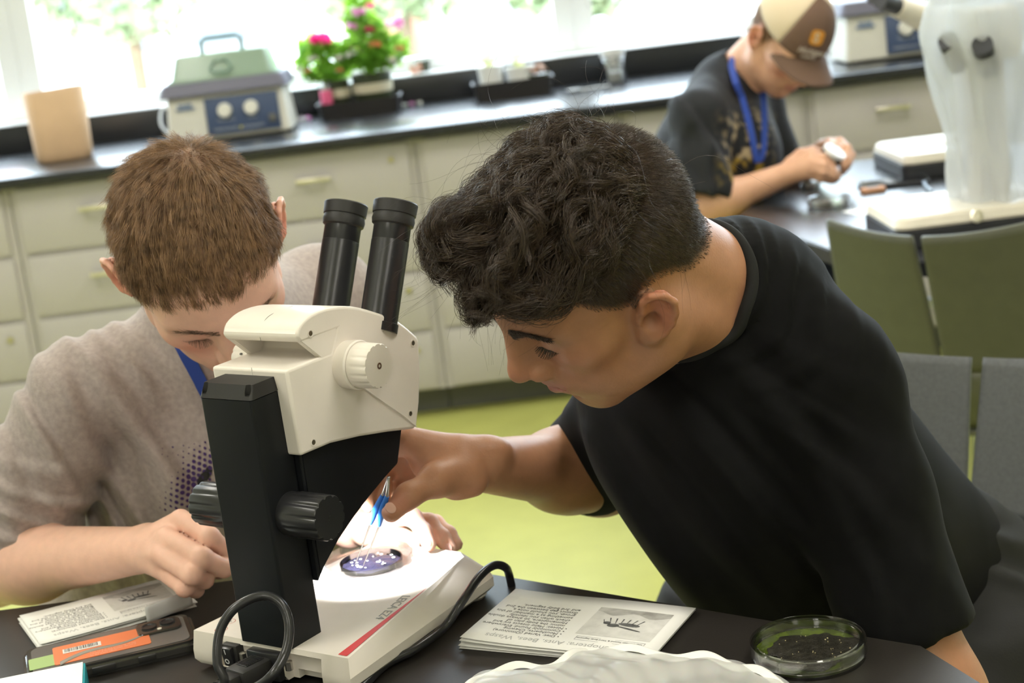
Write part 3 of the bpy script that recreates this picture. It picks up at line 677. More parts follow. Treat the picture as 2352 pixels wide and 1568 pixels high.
# base
bm = bmesh.new()
def ring(pts, z): return [bm.verts.new((x, y, z)) for x, y in pts]
R0 = [(-.091, .003), (.091, .003), (.074, .235), (.060, .248), (-.060, .248), (-.074, .235)]
R1 = [(-.095, 0), (.095, 0), (.079, .238), (.064, .252), (-.064, .252), (-.079, .238)]
R2 = [(-.0935, .003), (.0935, .003), (.048, .236), (.036, .246), (-.060, .246), (-.072, .236)]
a = ring(R0, .005); b = ring(R1, .010); c = ring(R1, .019); d = ring(R2, .037); fs = [bm.faces.new(a[::-1]), bm.faces.new(d)]
for p_, q_ in ((a, b), (b, c), (c, d)):
    for k in range(6): fs.append(bm.faces.new((p_[k], p_[(k + 1) % 6], q_[(k + 1) % 6], q_[k])))
bmesh.ops.bevel(bm, geom=[e_ for e_ in bm.edges if e_.calc_face_angle(0) > .15], offset=.0035, segments=3, affect='EDGES')
base = bm_obj('base', bm, M_cream2, SC, auto=30)
bool_cut(base, [bbx((-.024, -.001, .019), (.078, .012, .025)), bbx((.0405, -.001, .017), (.044, .022, .030)), bbx((.0405, .012, .004), (.03, .01, .02))])
box('terminal_panel', (-.024, .0062, .019), (.080, .002, .026), M_cream2, SC)
sw = box('power_switch', (-.0435, .001, .0215), (.0185, .010, .0215), M_rub, SC, bev=.001)
box('rocker', (-.0445, -.0042, .0225), (.0125, .006, .017), M_blk2, sw, bev=.001, rot=(.16, 0, 0))
text('marking', 'I', .007, T3((-.0455, -.0075, .0245), (PI / 2 + .16, 0, 0)), mat('white_print', (.7, .7, .7), .5), sw, align='CENTER', bold=.0002)
text('marking', 'O', .007, T3((-.0445, -.0073, .0155), (PI / 2 + .16, 0, 0)), MATS['white_print'], sw, align='CENTER', bold=.0002)
box('power_socket', (-.001, -.0005, .0195), (.037, .012, .026), M_blk2, SC, bev=.001)
for x in (-.0265, .0285): lathe('panel_screw', [(0, 0), (.0035, 0), (.0035, .008), (0, .008)], M_steel, SC, M=T3((x, -.004, .0195)), n=16)
# symbols beside the column
M_redp = mat('red_print', (.55, .07, .06), .5); M_gp = mat('grey_print', (.33, .33, .32), .5)
bm = bmesh.new()
for cx, cy in ((-.074, .030), (-.068, .013)):
    vs = []
    for k in range(32):
        a_ = 2 * PI * k / 32; vs.append([bm.verts.new((cx + r_ * math.cos(a_), cy + r_ * math.sin(a_), .0372)) for r_ in (.0056, .0061)])
    for k in range(32): bm.faces.new((vs[k][0], vs[k][1], vs[(k + 1) % 32][1], vs[(k + 1) % 32][0]))
bm_obj('red_ring_symbols', bm, M_redp, SC)
bm = bmesh.new(); add_box(bm, (-.074, .030, .0372), (.006, .0007, .0002)); add_box(bm, (-.074, .030, .0372), (.0007, .006, .0002)); add_box(bm, (-.068, .013, .0372), (.005, .0007, .0002), 0, (0, 0, .7)); add_box(bm, (-.070, .0115, .0372), (.003, .002, .0002), 0, (0, 0, .7)); bm_obj('symbol_marks', bm, M_gp, SC)
# red flash along the right edge, lettering
bm = bmesh.new(); vs = [bm.verts.new(p_) for p_ in ((.0795, .006, .0374), (.0895, .006, .0374), (.0625, .155, .0374), (.0622, .155, .0374))]; bm.faces.new(vs); bm_obj('red_flash', bm, mat('red_flash', (.62, .05, .05), .45), SC)
text('lettering', 'LEICA EZ4', .0122, Matrix(((.19, .981, 0, .0505), (-.981, .19, 0, .1345), (0, 0, 1, .0373), (0, 0, 0, 1))), M_gp, SC)
# feet
for x, y in ((-.075, .02), (.075, .02)): cyl('rubber_foot', (x, y, 0), (x, y, .006), .011, M_rub, SC)
for x, y in ((-.055, .225), (.06, .225)): lathe('front_foot', [(.012, 0), (.015, .003), (.015, .012), (0, .012)], M_cream2, SC, M=T3((x, y, 0)))
# column
prism('column', [(x, y + .021) for x, y in rrect(.0305, .021, .003, 4)], .037, .264, M_blk, SC)
cap = prism('column_cap', [(x, y + .021) for x, y in rrect(.031, .0215, .003, 4)], .2648, .277, M_rub, SC, bev=.0, pts2=[(x, y + .0235) for x, y in rrect(.029, .0185, .003, 4)])
bool_cut(cap, [bcy((x, .0035, .268), (x, .0035, .29), .0033) for x in (-.0255, .0255)] + [bcy((x, .036, .271), (x, .036, .29), .003) for x in (-.024, .024)])
# black carriage body
car = [(.042, .212), (.042, .086), (.050, .0945), (.0754, .1125), (.1000, .1255), (.1246, .1365), (.150, .1465), (.1707, .1535), (.1845, .186), (.195, .23), (.10, .25)]
prism('carriage', car, -.0375, .0375, M_blk, SC, M=MU, bev=.0025)
def fluted(name, v, z, u0, u1, r, m, sgn=1, nf=14, depth=.07, parent=SC, r0=None):
    bm = bmesh.new(); n = 112; prof = [(r * .2 if 0 else 0, u0)] ; prof = [(r0 or r * 1.0, u0), (r0 or r, u0 + (u1 - u0) * .12), (r, u0 + (u1 - u0) * .3), (r * .985, u1 - .0015), (r * .95, u1), (0.0008, u1)]
    def wv(th, i): return 1 if i < 2 or i > 4 else 1 - depth * (1 if i > 2 else .35) * (max(0, math.cos(th * nf)) ** 2)
    add_lathe(bm, prof, n, Matrix(((0, 0, sgn, 0), (1, 0, 0, v), (0, 1, 0, z), (0, 0, 0, 1))), wv)
    bmesh.ops.recalc_face_normals(bm, faces=bm.faces); return bm_obj(name, bm, m, parent, auto=40)
for s in (1, -1):
    k = fluted('focus_knob', .0255, .155, .0307, .076, .0205, M_blk2, s, 11, .09, r0=.0195)
    cyl('knob_dimple', (s * .0755, .0255, .155), (s * .0764, .0255, .155), .002, M_blk2, k, n=12)
    k = lathe('zoom_ring', [(.0215, .040), (.0225, .058), (.0215, .0595), (0, .0595)], M_cream2, SC, n=48, M=Matrix(((0, 0, s, 0), (1, 0, 0, .112), (0, 1, 0, .267), (0, 0, 0, 1))))
    k = fluted('zoom_knob', .112, .267, .0598, .081, .0205, M_cream2, s, 15, .055)
    lathe('knob_screw', [(.003, .0805), (.003, .0815), (.0014, .0815), (.0014, .0808), (0, .0808)], M_steel, k, n=18, M=Matrix(((0, 0, s, 0), (1, 0, 0, .112), (0, 1, 0, .267), (0, 0, 0, 1))))
for s_, a_ in (('12.5', 100), ('10', 125), ('8', 150), ('20', 75)):
    a2 = math.radians(a_); r_ = .0212
    nrm = Vector((0, math.cos(a2), math.sin(a2))); up = Vector((-1, 0, 0)); rt = up.cross(nrm)
    Mx = Matrix(((rt.x, up.x, nrm.x, -.066), (rt.y, up.y, nrm.y, .112 + r_ * nrm.y), (rt.z, up.z, nrm.z, .267 + r_ * nrm.z), (0, 0, 0, 1)))
    text('dial_number', s_, .0045, Mx, M_rub, SC, align='CENTER', bold=.0001)
# cream head: sculpted profile swept across the width
def prof_interp(pts, n):
    Pp = smooth_path([(p_[0], p_[1], 0) for p_ in pts], n); return Pp[:, :2]
topc = [(.052, .3075), (.058, .3165), (.075, .3225), (.100, .3225), (.130, .3160), (.160, .3035), (.190, .2875), (.214, .2665)]
front = [(.216, .262), (.2125, .235), (.2045, .205), (.1955, .183)]
bot = [(.190, .1825), (.155, .1905), (.115, .1985), (.075, .2045), (.0345, .2055)]
tp = prof_interp(topc, 22)
out = [tuple(p_) for p_ in tp] + front + bot + [(.0330, .283), (.092, .283), (.104, .3015), (.056, .3015)]
bm = bmesh.new(); add_prism(bm, out, -.045, .045, MU)
hd = bm_obj('head_housing', bm, M_cream2, SC, auto=30)
md = hd.modifiers.new('bev', 'BEVEL'); md.width = .0038; md.segments = 3; md.limit_method = 'ANGLE'; md.angle_limit = math.radians(40); md.harden_normals = False
# side cheeks that close the handle recess
for s in (-1, 1):
    prism('handle_cheek', [(.0555, .3035), (.104, .305), (.112, .262), (.096, .266)], s * .0415 - .0030, s * .0415 + .0030, M_cream2, SC, M=MU, bev=.0008)
    for v, z in ((.0695, .3065), (.2065, .262), (.1885, .198), (.0525, .2125)):
        k = lathe('screw_recess', [(.0034, 0), (.0036, .0006), (.0026, .0006), (.0024, .0001), (0, .0001)], M_cream2, SC, n=20, M=Matrix(((0, 0, s, s * .0449), (1, 0, 0, v), (0, 1, 0, z), (0, 0, 0, 1))))
        lathe('screw', [(.0022, 0), (.0022, .0003), (.0009, .0004), (0, .0001)], mat('dark_screw', (.2, .17, .12), .4, .8), k, n=12, M=Matrix(((0, 0, s, s * .0451), (1, 0, 0, v), (0, 1, 0, z), (0, 0, 0, 1))))
# flowing shoulder crease between back and side, and the raised line below the knob
tube('crease_line', [(.0452, .120, .2475), (.0456, .150, .222), (.0456, .175, .2015), (.0452, .194, .184)], .0008, M_cream2, SC, n=12, sides=6)
tube('seam_line', [(0.0, .0535, .3025), (0, .0545, .311), (0, .066, .3206), (0, .085, .3228), (0, .10, .3225)], .00025, M_gap, SC, n=30, sides=6)
tube('seam_line', [(.004, .0332, .284), (.004, .0345, .2065)], .00025, M_gap, SC, n=4, sides=6, smooth=False)
# eyepieces
ax = np.array([0, .042, .088]); ax /= np.linalg.norm(ax)
for s in (-1, 1):
    b0 = np.array([s * .0305, .1755, .283]); q = Vector(ax).to_track_quat('Z', 'Y').to_matrix().to_4x4()
    Mx = Matrix.Translation(b0) @ q
    et = lathe('eyepiece_tube', [(.0178, 0), (.0178, .0835), (.0174, .0838), (.0174, .0842), (.0176, .0845), (.0176, .104), (.014, .105), (0, .105)], M_blk2, SC, n=48, M=Mx)
    lathe('eyecup', [(.0176, .098), (.0196, .0995), (.0204, .104), (.0196, .108), (.0196, .109), (.0206, .1095), (.0212, .120), (.0205, .121), (.0165, .117), (.0165, .108), (0, .108)], M_rub, et, n=48, M=Mx)
    lathe('collar', [(.019, -.002), (.019, .006), (.0178, .0065)], M_blk2, et, n=40, M=Mx)
    lathe('eye_lens', [(.014, .1085), (.010, .1105), (0, .111)], mat('lens', (.02, .02, .03), .03), et, n=30, M=Mx)
# LED lamp under the arm (part of the instrument) and its light
lp = ML(0, .125, .128)
cyl('led_window', (0, .128, .139), (0, .133, .1345), .010, mat('led_white', (1, 1, 1), .3, emit=6), SC, n=24)
ld = bpy.data.lights.new('led_light', 'SPOT'); ld.energy = 12; ld.spot_size = math.radians(96); ld.spot_blend = .9; ld.shadow_soft_size = .009; ld.color = (.97, .98, 1)
lo = bpy.data.objects.new('led_light', ld); COL.objects.link(lo); lo.location = lp
dd = Vector(ML(-.02, .185, .037) - lp); lo.rotation_euler = dd.to_track_quat('-Z', 'Y').to_euler()

# power cord: plug, strain relief, loop, run along the base
pc = thing('power_cable', 'black power cord plugged into the microscope, looping up and running along its base', 'power cord', tuple(ML(.0, -.01, .02)))
pc_o = Vector(pc.location)
def rel(p_): return tuple(Vector(p_) - pc_o)
def relm(Mx): return Matrix.Translation(-pc_o) @ Mx
MM = Matrix.Translation(Vector(MO)) @ Matrix.Rotation(YAW, 4, 'Z')
tilt = T3((-.003, -.008, .0185), (0, 0, -.12))
bm = bmesh.new(); add_box(bm, (0, -.012, 0), (.027, .036, .020), .004); add_box(bm, (0, -.034, 0), (.019, .014, .015), .003); o = bm_obj('plug', bm, M_rub, pc, auto=40); o.data.transform(relm(MM @ tilt))
bm = bmesh.new(); add_box(bm, (0, -.010, .0105), (.014, .02, .0006), .0002)
for k in range(9): add_box(bm, (0, -.019 + k * .0021, .0112), (.013, .0008, .0008))
o = bm_obj('grip_texture', bm, M_blk2, pc); o.data.transform(relm(MM @ tilt))
bm = bmesh.new()
for k in range(5): add_cyl(bm, (0, -.040 - k * .006, 0), (0, -.0435 - k * .006, 0), .0078 - k * .0006, n=20)
add_cyl(bm, (0, -.038, 0), (0, -.068, 0), .0048, n=16); o = bm_obj('strain_relief', bm, M_rub, pc, auto=40); o.data.transform(relm(MM @ tilt))
s0_ = MM @ tilt @ Vector((0, -.066, 0)); s1_ = MM @ tilt @ Vector((0, -.095, .0))
path = [s0_, s1_] + [P(*q_) for q_ in ((510, 1575, 1.385), (499, 1520, 1.385), (505, 1450, 1.39), (540, 1396, 1.392), (600, 1368, 1.395), (645, 1385, 1.39), (664, 1435, 1.385), (655, 1500, 1.375), (615, 1560, 1.365))]
path += [ML(.02, -.068, .015), ML(.06, -.056, .005), ML(.1, -.03, .005)]
path += [PZ(880, 1530, .766), PZ(950, 1492, .768), PZ(1020, 1440, .772), PZ(1062, 1380, .79), PZ(1100, 1325, .80), PZ(1132, 1299, .80), PZ(1158, 1301, .792), PZ(1170, 1322, .772), PZ(1170, 1322, .772) + [.001, .006, -.035], PZ(1170, 1322, .772) + [.001, .008, -.12]]
tube('cable', [rel(p_) for p_ in path], .0041, M_blk2, pc, n=220, sides=12)
# ================================================================ small things on the near table
def wp(px, py, z=ZT): p_ = PZ(px, py, z); return Vector((p_[0], p_[1], z))
M_paper = mat('paper', (.80, .79, .76), .8); M_ink = mat('ink', (.10, .10, .10), .7); M_inkg = mat('grey_ink', (.42, .42, .41), .7); M_ph = mat('photo_print', (.55, .54, .51), .7, noise=.25, nscale=60, ndetail=6, col2=(.28, .27, .25))
M_ph2 = mat('photo_sand', (.62, .61, .58), .7, noise=.1, nscale=90); M_phd = mat('photo_dark', (.10, .10, .10), .7, noise=.5, nscale=150)
TXT = '• Diet: Varied (Omnivore)\n• Mouthparts: Chewing\n• Commonly Found: Everywhere\n• Notes: Many insects try and\n   mimic the body plan of\n   Hymenoptera, so always double\n   check when you identify\n   something as a member of this\n   group, you should note a\n   distinct gap between the 2nd\n   and 3rd body segment.'
def booklet(label, O_, X_, w, h, curl=0, pages=4, ts=1.0):
    """O_ = reader's top-left corner on the table, X_ = reading direction; page local x right, y down"""
    X_ = X_.normalized(); Z_ = Vector((0, 0, 1)); Y_ = Z_.cross(X_)
    t = thing('booklet', label, 'booklet', tuple(O_)); t.rotation_euler.z = math.atan2(X_.y, X_.x)
    rb = np.random.default_rng(int(w * 1e4))
    def hgt(x, y): return .004 + curl * max(0, (x / w - .55)) ** 2 * 2 + curl * .25 * math.sin(PI * x / w)
    for k in range(pages):
        dx, dy, z0 = rb.uniform(-.003, .003), rb.uniform(-.003, .003), .0012 * k
        def fn(u, v, dx=dx, dy=dy, z0=z0, k=k): x = u * w + dx; y = -v * h + dy; return (x, y, z0 * (1) + (.0004 + curl * .3 * u * u * (k / pages)) + (hgt(u * w, 0) - .004) * (k / (pages - 1)))
        grid_obj('page', fn, 14, 6, M_paper, t, thick=.0004)
    top = .0012 * (pages - 1) + .0010
    def drape(o):
        for vtx in o.data.vertices: vtx.co.z += (hgt(vtx.co.x, 0) - .004) + curl * .3 * (vtx.co.x / w) ** 2 * ((pages - 1) / pages)
        return o
    drape(text('title', 'Hymenoptera: Ants, Bees, Wasps', .0105 * ts, T3((w * .12, -.0155, top)), M_inkg, t, ext=.00003))
    drape(text('body_text', TXT, .0063 * ts, T3((w * .52, -.026, top)), M_ink, t, ext=.00003, spacing=.92))
    bm = bmesh.new(); x0, x1, y0, y1 = w * .07, w * .46, -.034, -.034 - h * .52
    n = 12
    for i in range(n):
        a_, b_ = x0 + (x1 - x0) * i / n, x0 + (x1 - x0) * (i + 1) / n; bm.faces.new([bm.verts.new(q_) for q_ in ((a_, y1, top), (b_, y1, top), (b_, y0, top), (a_, y0, top))])
    pic = drape(bm_obj('printed_photo', bm, M_ph2, t))
    bm = bmesh.new(); n = 12
    for i in range(n):
        a_, b_ = x0 + (x1 - x0) * i / n, x0 + (x1 - x0) * (i + 1) / n; bm.faces.new([bm.verts.new(q_) for q_ in ((a_, y1, top + .0001), (b_, y1, top + .0001), (b_, y1 + .012 + .004 * math.sin(i), top + .0001), (a_, y1 + .012 + .004 * math.sin(i - 1), top + .0001))])
    drape(bm_obj('photo_ground', bm, M_ph, pic))
    bm = bmesh.new(); cx, cy = (x0 + x1) / 2, (y0 + y1) / 2 + .002
    def blob(px, py, rx, ry, an=0, n=18):
        bm.faces.new([bm.verts.new((px + rx * math.cos(a_) * math.cos(an) - ry * math.sin(a_) * math.sin(an), py + rx * math.cos(a_) * math.sin(an) + ry * math.sin(a_) * math.cos(an), top + .0002)) for a_ in np.linspace(0, 2 * PI, n, endpoint=False)])
    s_ = w * .9
    blob(cx + .10 * s_, cy, .022 * s_, .018 * s_); blob(cx + .055 * s_, cy + .004, .035 * s_, .022 * s_, .1); blob(cx - .03 * s_, cy, .065 * s_, .020 * s_, -.08); blob(cx - .045 * s_, cy + .008, .08 * s_, .008 * s_, -.25)
    for k in range(6):
        x_ = cx + (.08 - .03 * k) * s_; bm.faces.new([bm.verts.new(q_) for q_ in ((x_, cy, top + .0002), (x_ + .004 * s_, cy, top + .0002), (x_ + (.02 - .01 * k) * s_ + .0015, cy - .011, top + .0002), (x_ + (.02 - .01 * k) * s_, cy - .011, top + .0002))])
    for k in (0, 1): bm.faces.new([bm.verts.new(q_) for q_ in ((cx + .11 * s_, cy + .002, top + .0002), (cx + .113 * s_, cy + .003, top + .0002), (cx + .135 * s_, cy + (.010 - .016 * k), top + .0002), (cx + .133 * s_, cy + (.009 - .016 * k), top + .0002))])
    drape(bm_obj('printed_wasp', bm, M_phd, pic))
    bm = bmesh.new()
    for (xa, ya, xb, yb) in ((x0 + .002, -.022, x1 - .004, -.0224), (x0 + .002, -.0295, x1 - .004, -.0299)): bm.faces.new([bm.verts.new(q_) for q_ in ((xa, yb, top), (xb, yb, top), (xb, ya, top), (xa, ya, top))])
    for xa in (x0 + .002, x1 - .0044): bm.faces.new([bm.verts.new(q_) for q_ in ((xa, -.0299, top), (xa + .0004, -.0299, top), (xa + .0004, -.022, top), (xa, -.022, top))])
    drape(bm_obj('caption_frame', bm, M_ink, t)); drape(text('caption', 'Gap Between Second & Third Body Segments', .0034 * ts, T3((x0 + .004, -.0272, top)), M_ink, t, ext=.00003))
    return t
# right booklet: reader sits opposite, so its top-left corner is at our near right
nl, nr, fl = wp(1060, 1490), wp(1500, 1528), wp(1165, 1390)
booklet('stack of white wasp handouts lying upside down on the table right of the microscope', wp(1492, 1530), nl - wp(1492, 1530), (nl - wp(1492, 1530)).length, .115, curl=.010, pages=5)
a0, a1 = wp(505, 1405), wp(195, 1492)
booklet('white handout pages on wasps lying under a hand, left of the microscope', wp(448, 1392), wp(92, 1496) - wp(448, 1392), .160, .098, curl=.006, pages=4, ts=.85)
bm_curl = grid_obj('curled_page', lambda u, v: tuple(wp(340 + 105 * u, 1440 - 42 * u - 14 * v) + Vector((0, 0, .004 + .014 * math.sin(PI * v * .9)))), 12, 12, M_inkg, None, thick=.0005)
tag(bm_curl, 'folded grey back page curling up beside the phone', 'paper')

# phone in a clear black-edged case
pl, pr = wp(72, 1552), wp(440, 1466); X_ = (pr - pl).normalized(); mid = (pl + pr) / 2
t = thing('smartphone', 'phone in a clear rugged case with an orange card, face down at the bottom left', 'phone', tuple(mid)); t.rotation_euler.z = math.atan2(X_.y, X_.x)
M_case = mat('smoky_case', (.035, .033, .03), .12, coat=.5); M_backg = mat('phone_back', (.14, .13, .125), .18)
prism('case', rrect(.081, .041, .012), 0, .013, M_case, t, bev=.004)
prism('back_glass', rrect(.073, .034, .009), .0125, .0136, M_backg, t)
for x_, y_, w_ in ((.006, .0405, .05), (-.01, -.041, .022), (.03, -.041, .016)): box('side_button', (x_, y_, .007), (w_, .004, .006), M_rub, t, bev=.001)
card = prism('orange_card', rrect(.045, .023, .003), .0137, .0143, mat('orange_card', (.78, .20, .07), .5), t); card.location = (-.008, -.001, 0)
box('barcode_label', (-.018, .006, .0146), (.036, .011, .0002), mat('label_white', (.75, .72, .68), .6), card)
bm = bmesh.new(); x_ = -.034
while x_ < -.003:
    w_ = random.choice((.0004, .0006, .001)); add_box(bm, (x_, .007, .0148), (w_, .008, .0001)); x_ += w_ + random.choice((.0005, .0008))
bm_obj('barcode', bm, M_ink, card)
gg = grid_obj('grey_swoosh', lambda u, v: (-.04 + .085 * u, -.004 + .012 * u + .006 * math.sin(u * 6) - .018 * (1 - u) + .006 * (v - .5) * (1.6 - u), .0145), 30, 2, mat('card_grey', (.30, .27, .23), .5), card, thick=.0001)
for k, s_ in enumerate(('This card is the property of the', 'school. If found please return it', 'to the front office.')): text('fine_print', s_, .0034, T3((-.012, -.0125 - .0042 * k, .0145)), mat('pale_print', (.85, .5, .38), .5), card, ext=.00002)
prism('green_note', rrect(.018, .014, .002), .0137, .0141, mat('green_note', (.35, .48, .18), .6), t).location = (-.058, -.008, 0)
cm = prism('camera_bump', rrect(.021, .016, .007), .0135, .0158, M_case, t, bev=.001); cm.location = (.048, .014, 0)
for x, y in ((-.009, 0), (.009, .003)):
    lathe('camera_lens', [(.0075, .0155), (.0075, .0172), (.006, .0172), (.0055, .0162), (0, .0162)], M_blk2, cm, n=28, M=T3((x, y, 0)))
cyl('flash', (.0, -.010, .0155), (.0, -.010, .0163), .0022, mat('flash_pale', (.8, .75, .65), .3), cm, n=16)

# box corner, bottom left
pc_ = wp(205, 1562); t = thing('cardboard_box', 'white topped teal box cut off by the bottom left corner', 'box', (pc_[0], pc_[1], ZT), math.radians(12))
box('body', (-.065, -.055, .010), (.13, .10, .020), mat('teal_card', (.02, .38, .45), .5), t, bev=.001); box('lid', (-.066, -.055, .0205), (.128, .098, .002), mat('white_card', (.85, .86, .86), .5), t)

# petri dish with black medium
pp = wp(1858, 1508); t = petri((pp[0], pp[1], ZT), .0475, .016, 'clear petri dish with dark soil-like agar and a green rim, at the bottom right')
lathe('liquid', [(.0455, .002), (.0455, .006), (0, .006)], mat('green_yellow_liquid', (.012, .018, .008), .06, coat=.3, col2=(.10, .14, .02), noise=.3, nscale=34), t, n=48)
rb = np.random.default_rng(3); bm = bmesh.new(); n = 60
prof = [(.038 + .0035 * math.sin(3 * a_ + 1) + .0025 * math.sin(7 * a_) + .0012 * math.sin(19 * a_)) for a_ in np.linspace(0, 2 * PI, n, endpoint=False)]
def agfn(u, v): a_ = u * 2 * PI; r_ = np.interp(u, np.linspace(0, 1, n + 1), prof + prof[:1]) * v; return (.004 + r_ * math.cos(a_), -.004 + r_ * .95 * math.sin(a_), .007 + .0025 * (1 - v ** 4) + .0003 * math.sin(r_ * 900 + a_ * 5))
grid_obj('dark_medium', agfn, 60, 12, mat('dark_medium', (.02, .018, .013), .25, noise=.5, nscale=120, bump=.6, bscale=700), t)
bm = bmesh.new()
for k in range(24):
    a_, r_ = rb.uniform(0, 2 * PI), .033 * math.sqrt(rb.uniform(0, 1)); add_box(bm, (.004 + r_ * math.cos(a_), -.004 + r_ * math.sin(a_), .0098), tuple(rb.uniform(.0003, .0010, 3)), 0, tuple(rb.uniform(0, 3, 3)))
bm_obj('specks', bm, mat('tan_speck', (.42, .36, .2), .5), t)
tag(bpy.data.objects[t.children[-1].name], kind='stuff')

# translucent pouch along the bottom edge
pch = bpy.data.materials.new('pouch_film'); pch.use_nodes = True; nt = pch.node_tree; nt.nodes.clear()
ou = nt.nodes.new('ShaderNodeOutputMaterial'); tr = nt.nodes.new('ShaderNodeBsdfTransparent'); df = nt.nodes.new('ShaderNodeBsdfPrincipled'); mxp = nt.nodes.new('ShaderNodeMixShader')
df.inputs['Base Color'].default_value = (.86, .85, .82, 1); df.inputs['Roughness'].default_value = .3; df.inputs['Subsurface Weight'].default_value = .1; mxp.inputs[0].default_value = .55
nt.links.new(tr.outputs[0], mxp.inputs[1]); nt.links.new(df.outputs[0], mxp.inputs[2]); nt.links.new(mxp.outputs[0], ou.inputs[0])
t = thing('plastic_pouch', 'crumpled translucent white plastic bag at the bottom edge of the table', 'bag', tuple(wp(1400, 1600)))
to = np.array(t.location)
edge = [wp(*q_) for q_ in ((1040, 1620), (1090, 1560), (1180, 1540), (1270, 1530), (1340, 1500), (1440, 1498), (1560, 1510), (1660, 1520), (1740, 1545), (1820, 1580), (1860, 1640))]
edge = smooth_path(edge, 60); cen_ = np.array(wp(1440, 1760))
def pf_(u, v):
    e_ = np.array([np.interp(u * 59, np.arange(60), edge[:, k]) for k in range(3)]); p_ = e_ + (cen_ - e_) * v * .8
    z = .004 + .013 * math.sin(min(1, v * 2.4) * PI / 2) + .0025 * math.sin(u * 17 + v * 14) * min(1, v * 5) + .0009 * math.sin(u * 61 - v * 25)
    return (p_[0] - to[0], p_[1] - to[1], max(.001, z))
grid_obj('film', pf_, 110, 40, pch, t)
def pf2(u, v):
    e_ = np.array([np.interp(u * 59, np.arange(60), edge[:, k]) for k in range(3)]); z = .006 + .003 * math.sin(u * 40)
    p_ = e_ + (cen_ - e_) * (.02 + .06 * v); return (p_[0] - to[0], p_[1] - to[1], z + .004 * math.sin(v * PI))
grid_obj('hem', pf2, 110, 6, mat('pouch_hem', (.85, .84, .80), .4), t)

# dissecting dish on the microscope stage
dc = ML(-.038, .192, .0375); t = petri(tuple(dc), .045, .010, 'clear petri dish under the microscope light holding a purple specimen', lid=False)
def spfn(u, v):
    a_ = u * 2 * PI; r_ = (.0285 + .0006 * math.sin(2 * a_ + .5) + (-.011 * math.exp(-((a_ - 1.15) ** 2) / .10)) + (.0035 * math.exp(-((a_ - 1.75) ** 2) / .05)) + .0007 * math.sin(13 * a_) * (a_ < 3)) * v
    return (.004 + r_ * math.cos(a_), -.012 + r_ * .95 * math.sin(a_), .0035 + .003 * (1 - v ** 3) + .0006 * math.sin(9 * a_) * v)
grid_obj('specimen', spfn, 64, 12, mat('purple_specimen', (.012, .011, .024), .42, noise=.4, nscale=200, bump=.4, bscale=500, spec=.3), t)
bm = bmesh.new()
for k in range(26):
    a_, r_ = rb.uniform(0, 2 * PI), .024 * math.sqrt(rb.uniform(0, 1)); bmesh.ops.create_icosphere(bm, subdivisions=1, radius=rb.uniform(.0005, .0016), matrix=T3((.004 + r_ * math.cos(a_), -.012 + r_ * .9 * math.sin(a_), .0064), sc=(1.3, 1, .5)))
lathe('inner_dish', [(.0305, .0018), (.0312, .0075), (.0300, .0075), (.0296, .0026), (0, .0026)], clear_mat('inner_dish_plastic', (.8, .8, .82), gloss=.3, rough=.1, tint=(.93, .93, .95)), t, n=56, M=T3((.004, -.012, 0)))
tag(bm_obj('droplets', bm, mat('pale_droplet', (.75, .8, .78), .1), t, smooth=True), kind='stuff')

# tweezers with blue grips
t0, t1 = ML(-.035, .178, .046), None
tipA, tipB = P(816, 1296, 1.605), P(833, 1302, 1.603); wA, wB = P(851, 1203, 1.575), P(871, 1207, 1.570); top = P(893, 1095, 1.545); gA, gB = P(879, 1137, 1.553), P(889, 1139, 1.549); mA, mB = P(861, 1175, 1.566), P(877, 1175, 1.560)
t = thing('tweezers', 'steel tweezers with blue grips held by the curly-haired boy', 'tweezers', tuple(tipA)); tv = np.array(t.location)
for a_, b_, c_, d_, nm in ((tipA, wA, mA, gA, 'prong'), (tipB, wB, mB, gB, 'prong')):
    pr_ = tube(nm, [a_ - tv, b_ - tv, c_ - tv, d_ - tv, top - tv], [.0004, .0013, .0018, .0018, .0015], M_steel, t, n=24, sides=8)
    tube('blue_grip', [b_ - tv, (b_ + c_) / 2 - tv, c_ - tv, (c_ + d_) / 2 - tv, d_ - tv], [.0018, .0031, .0034, .0031, .0022], mat('blue_grip', (.02, .16, .55), .45), pr_, n=20, sides=10)
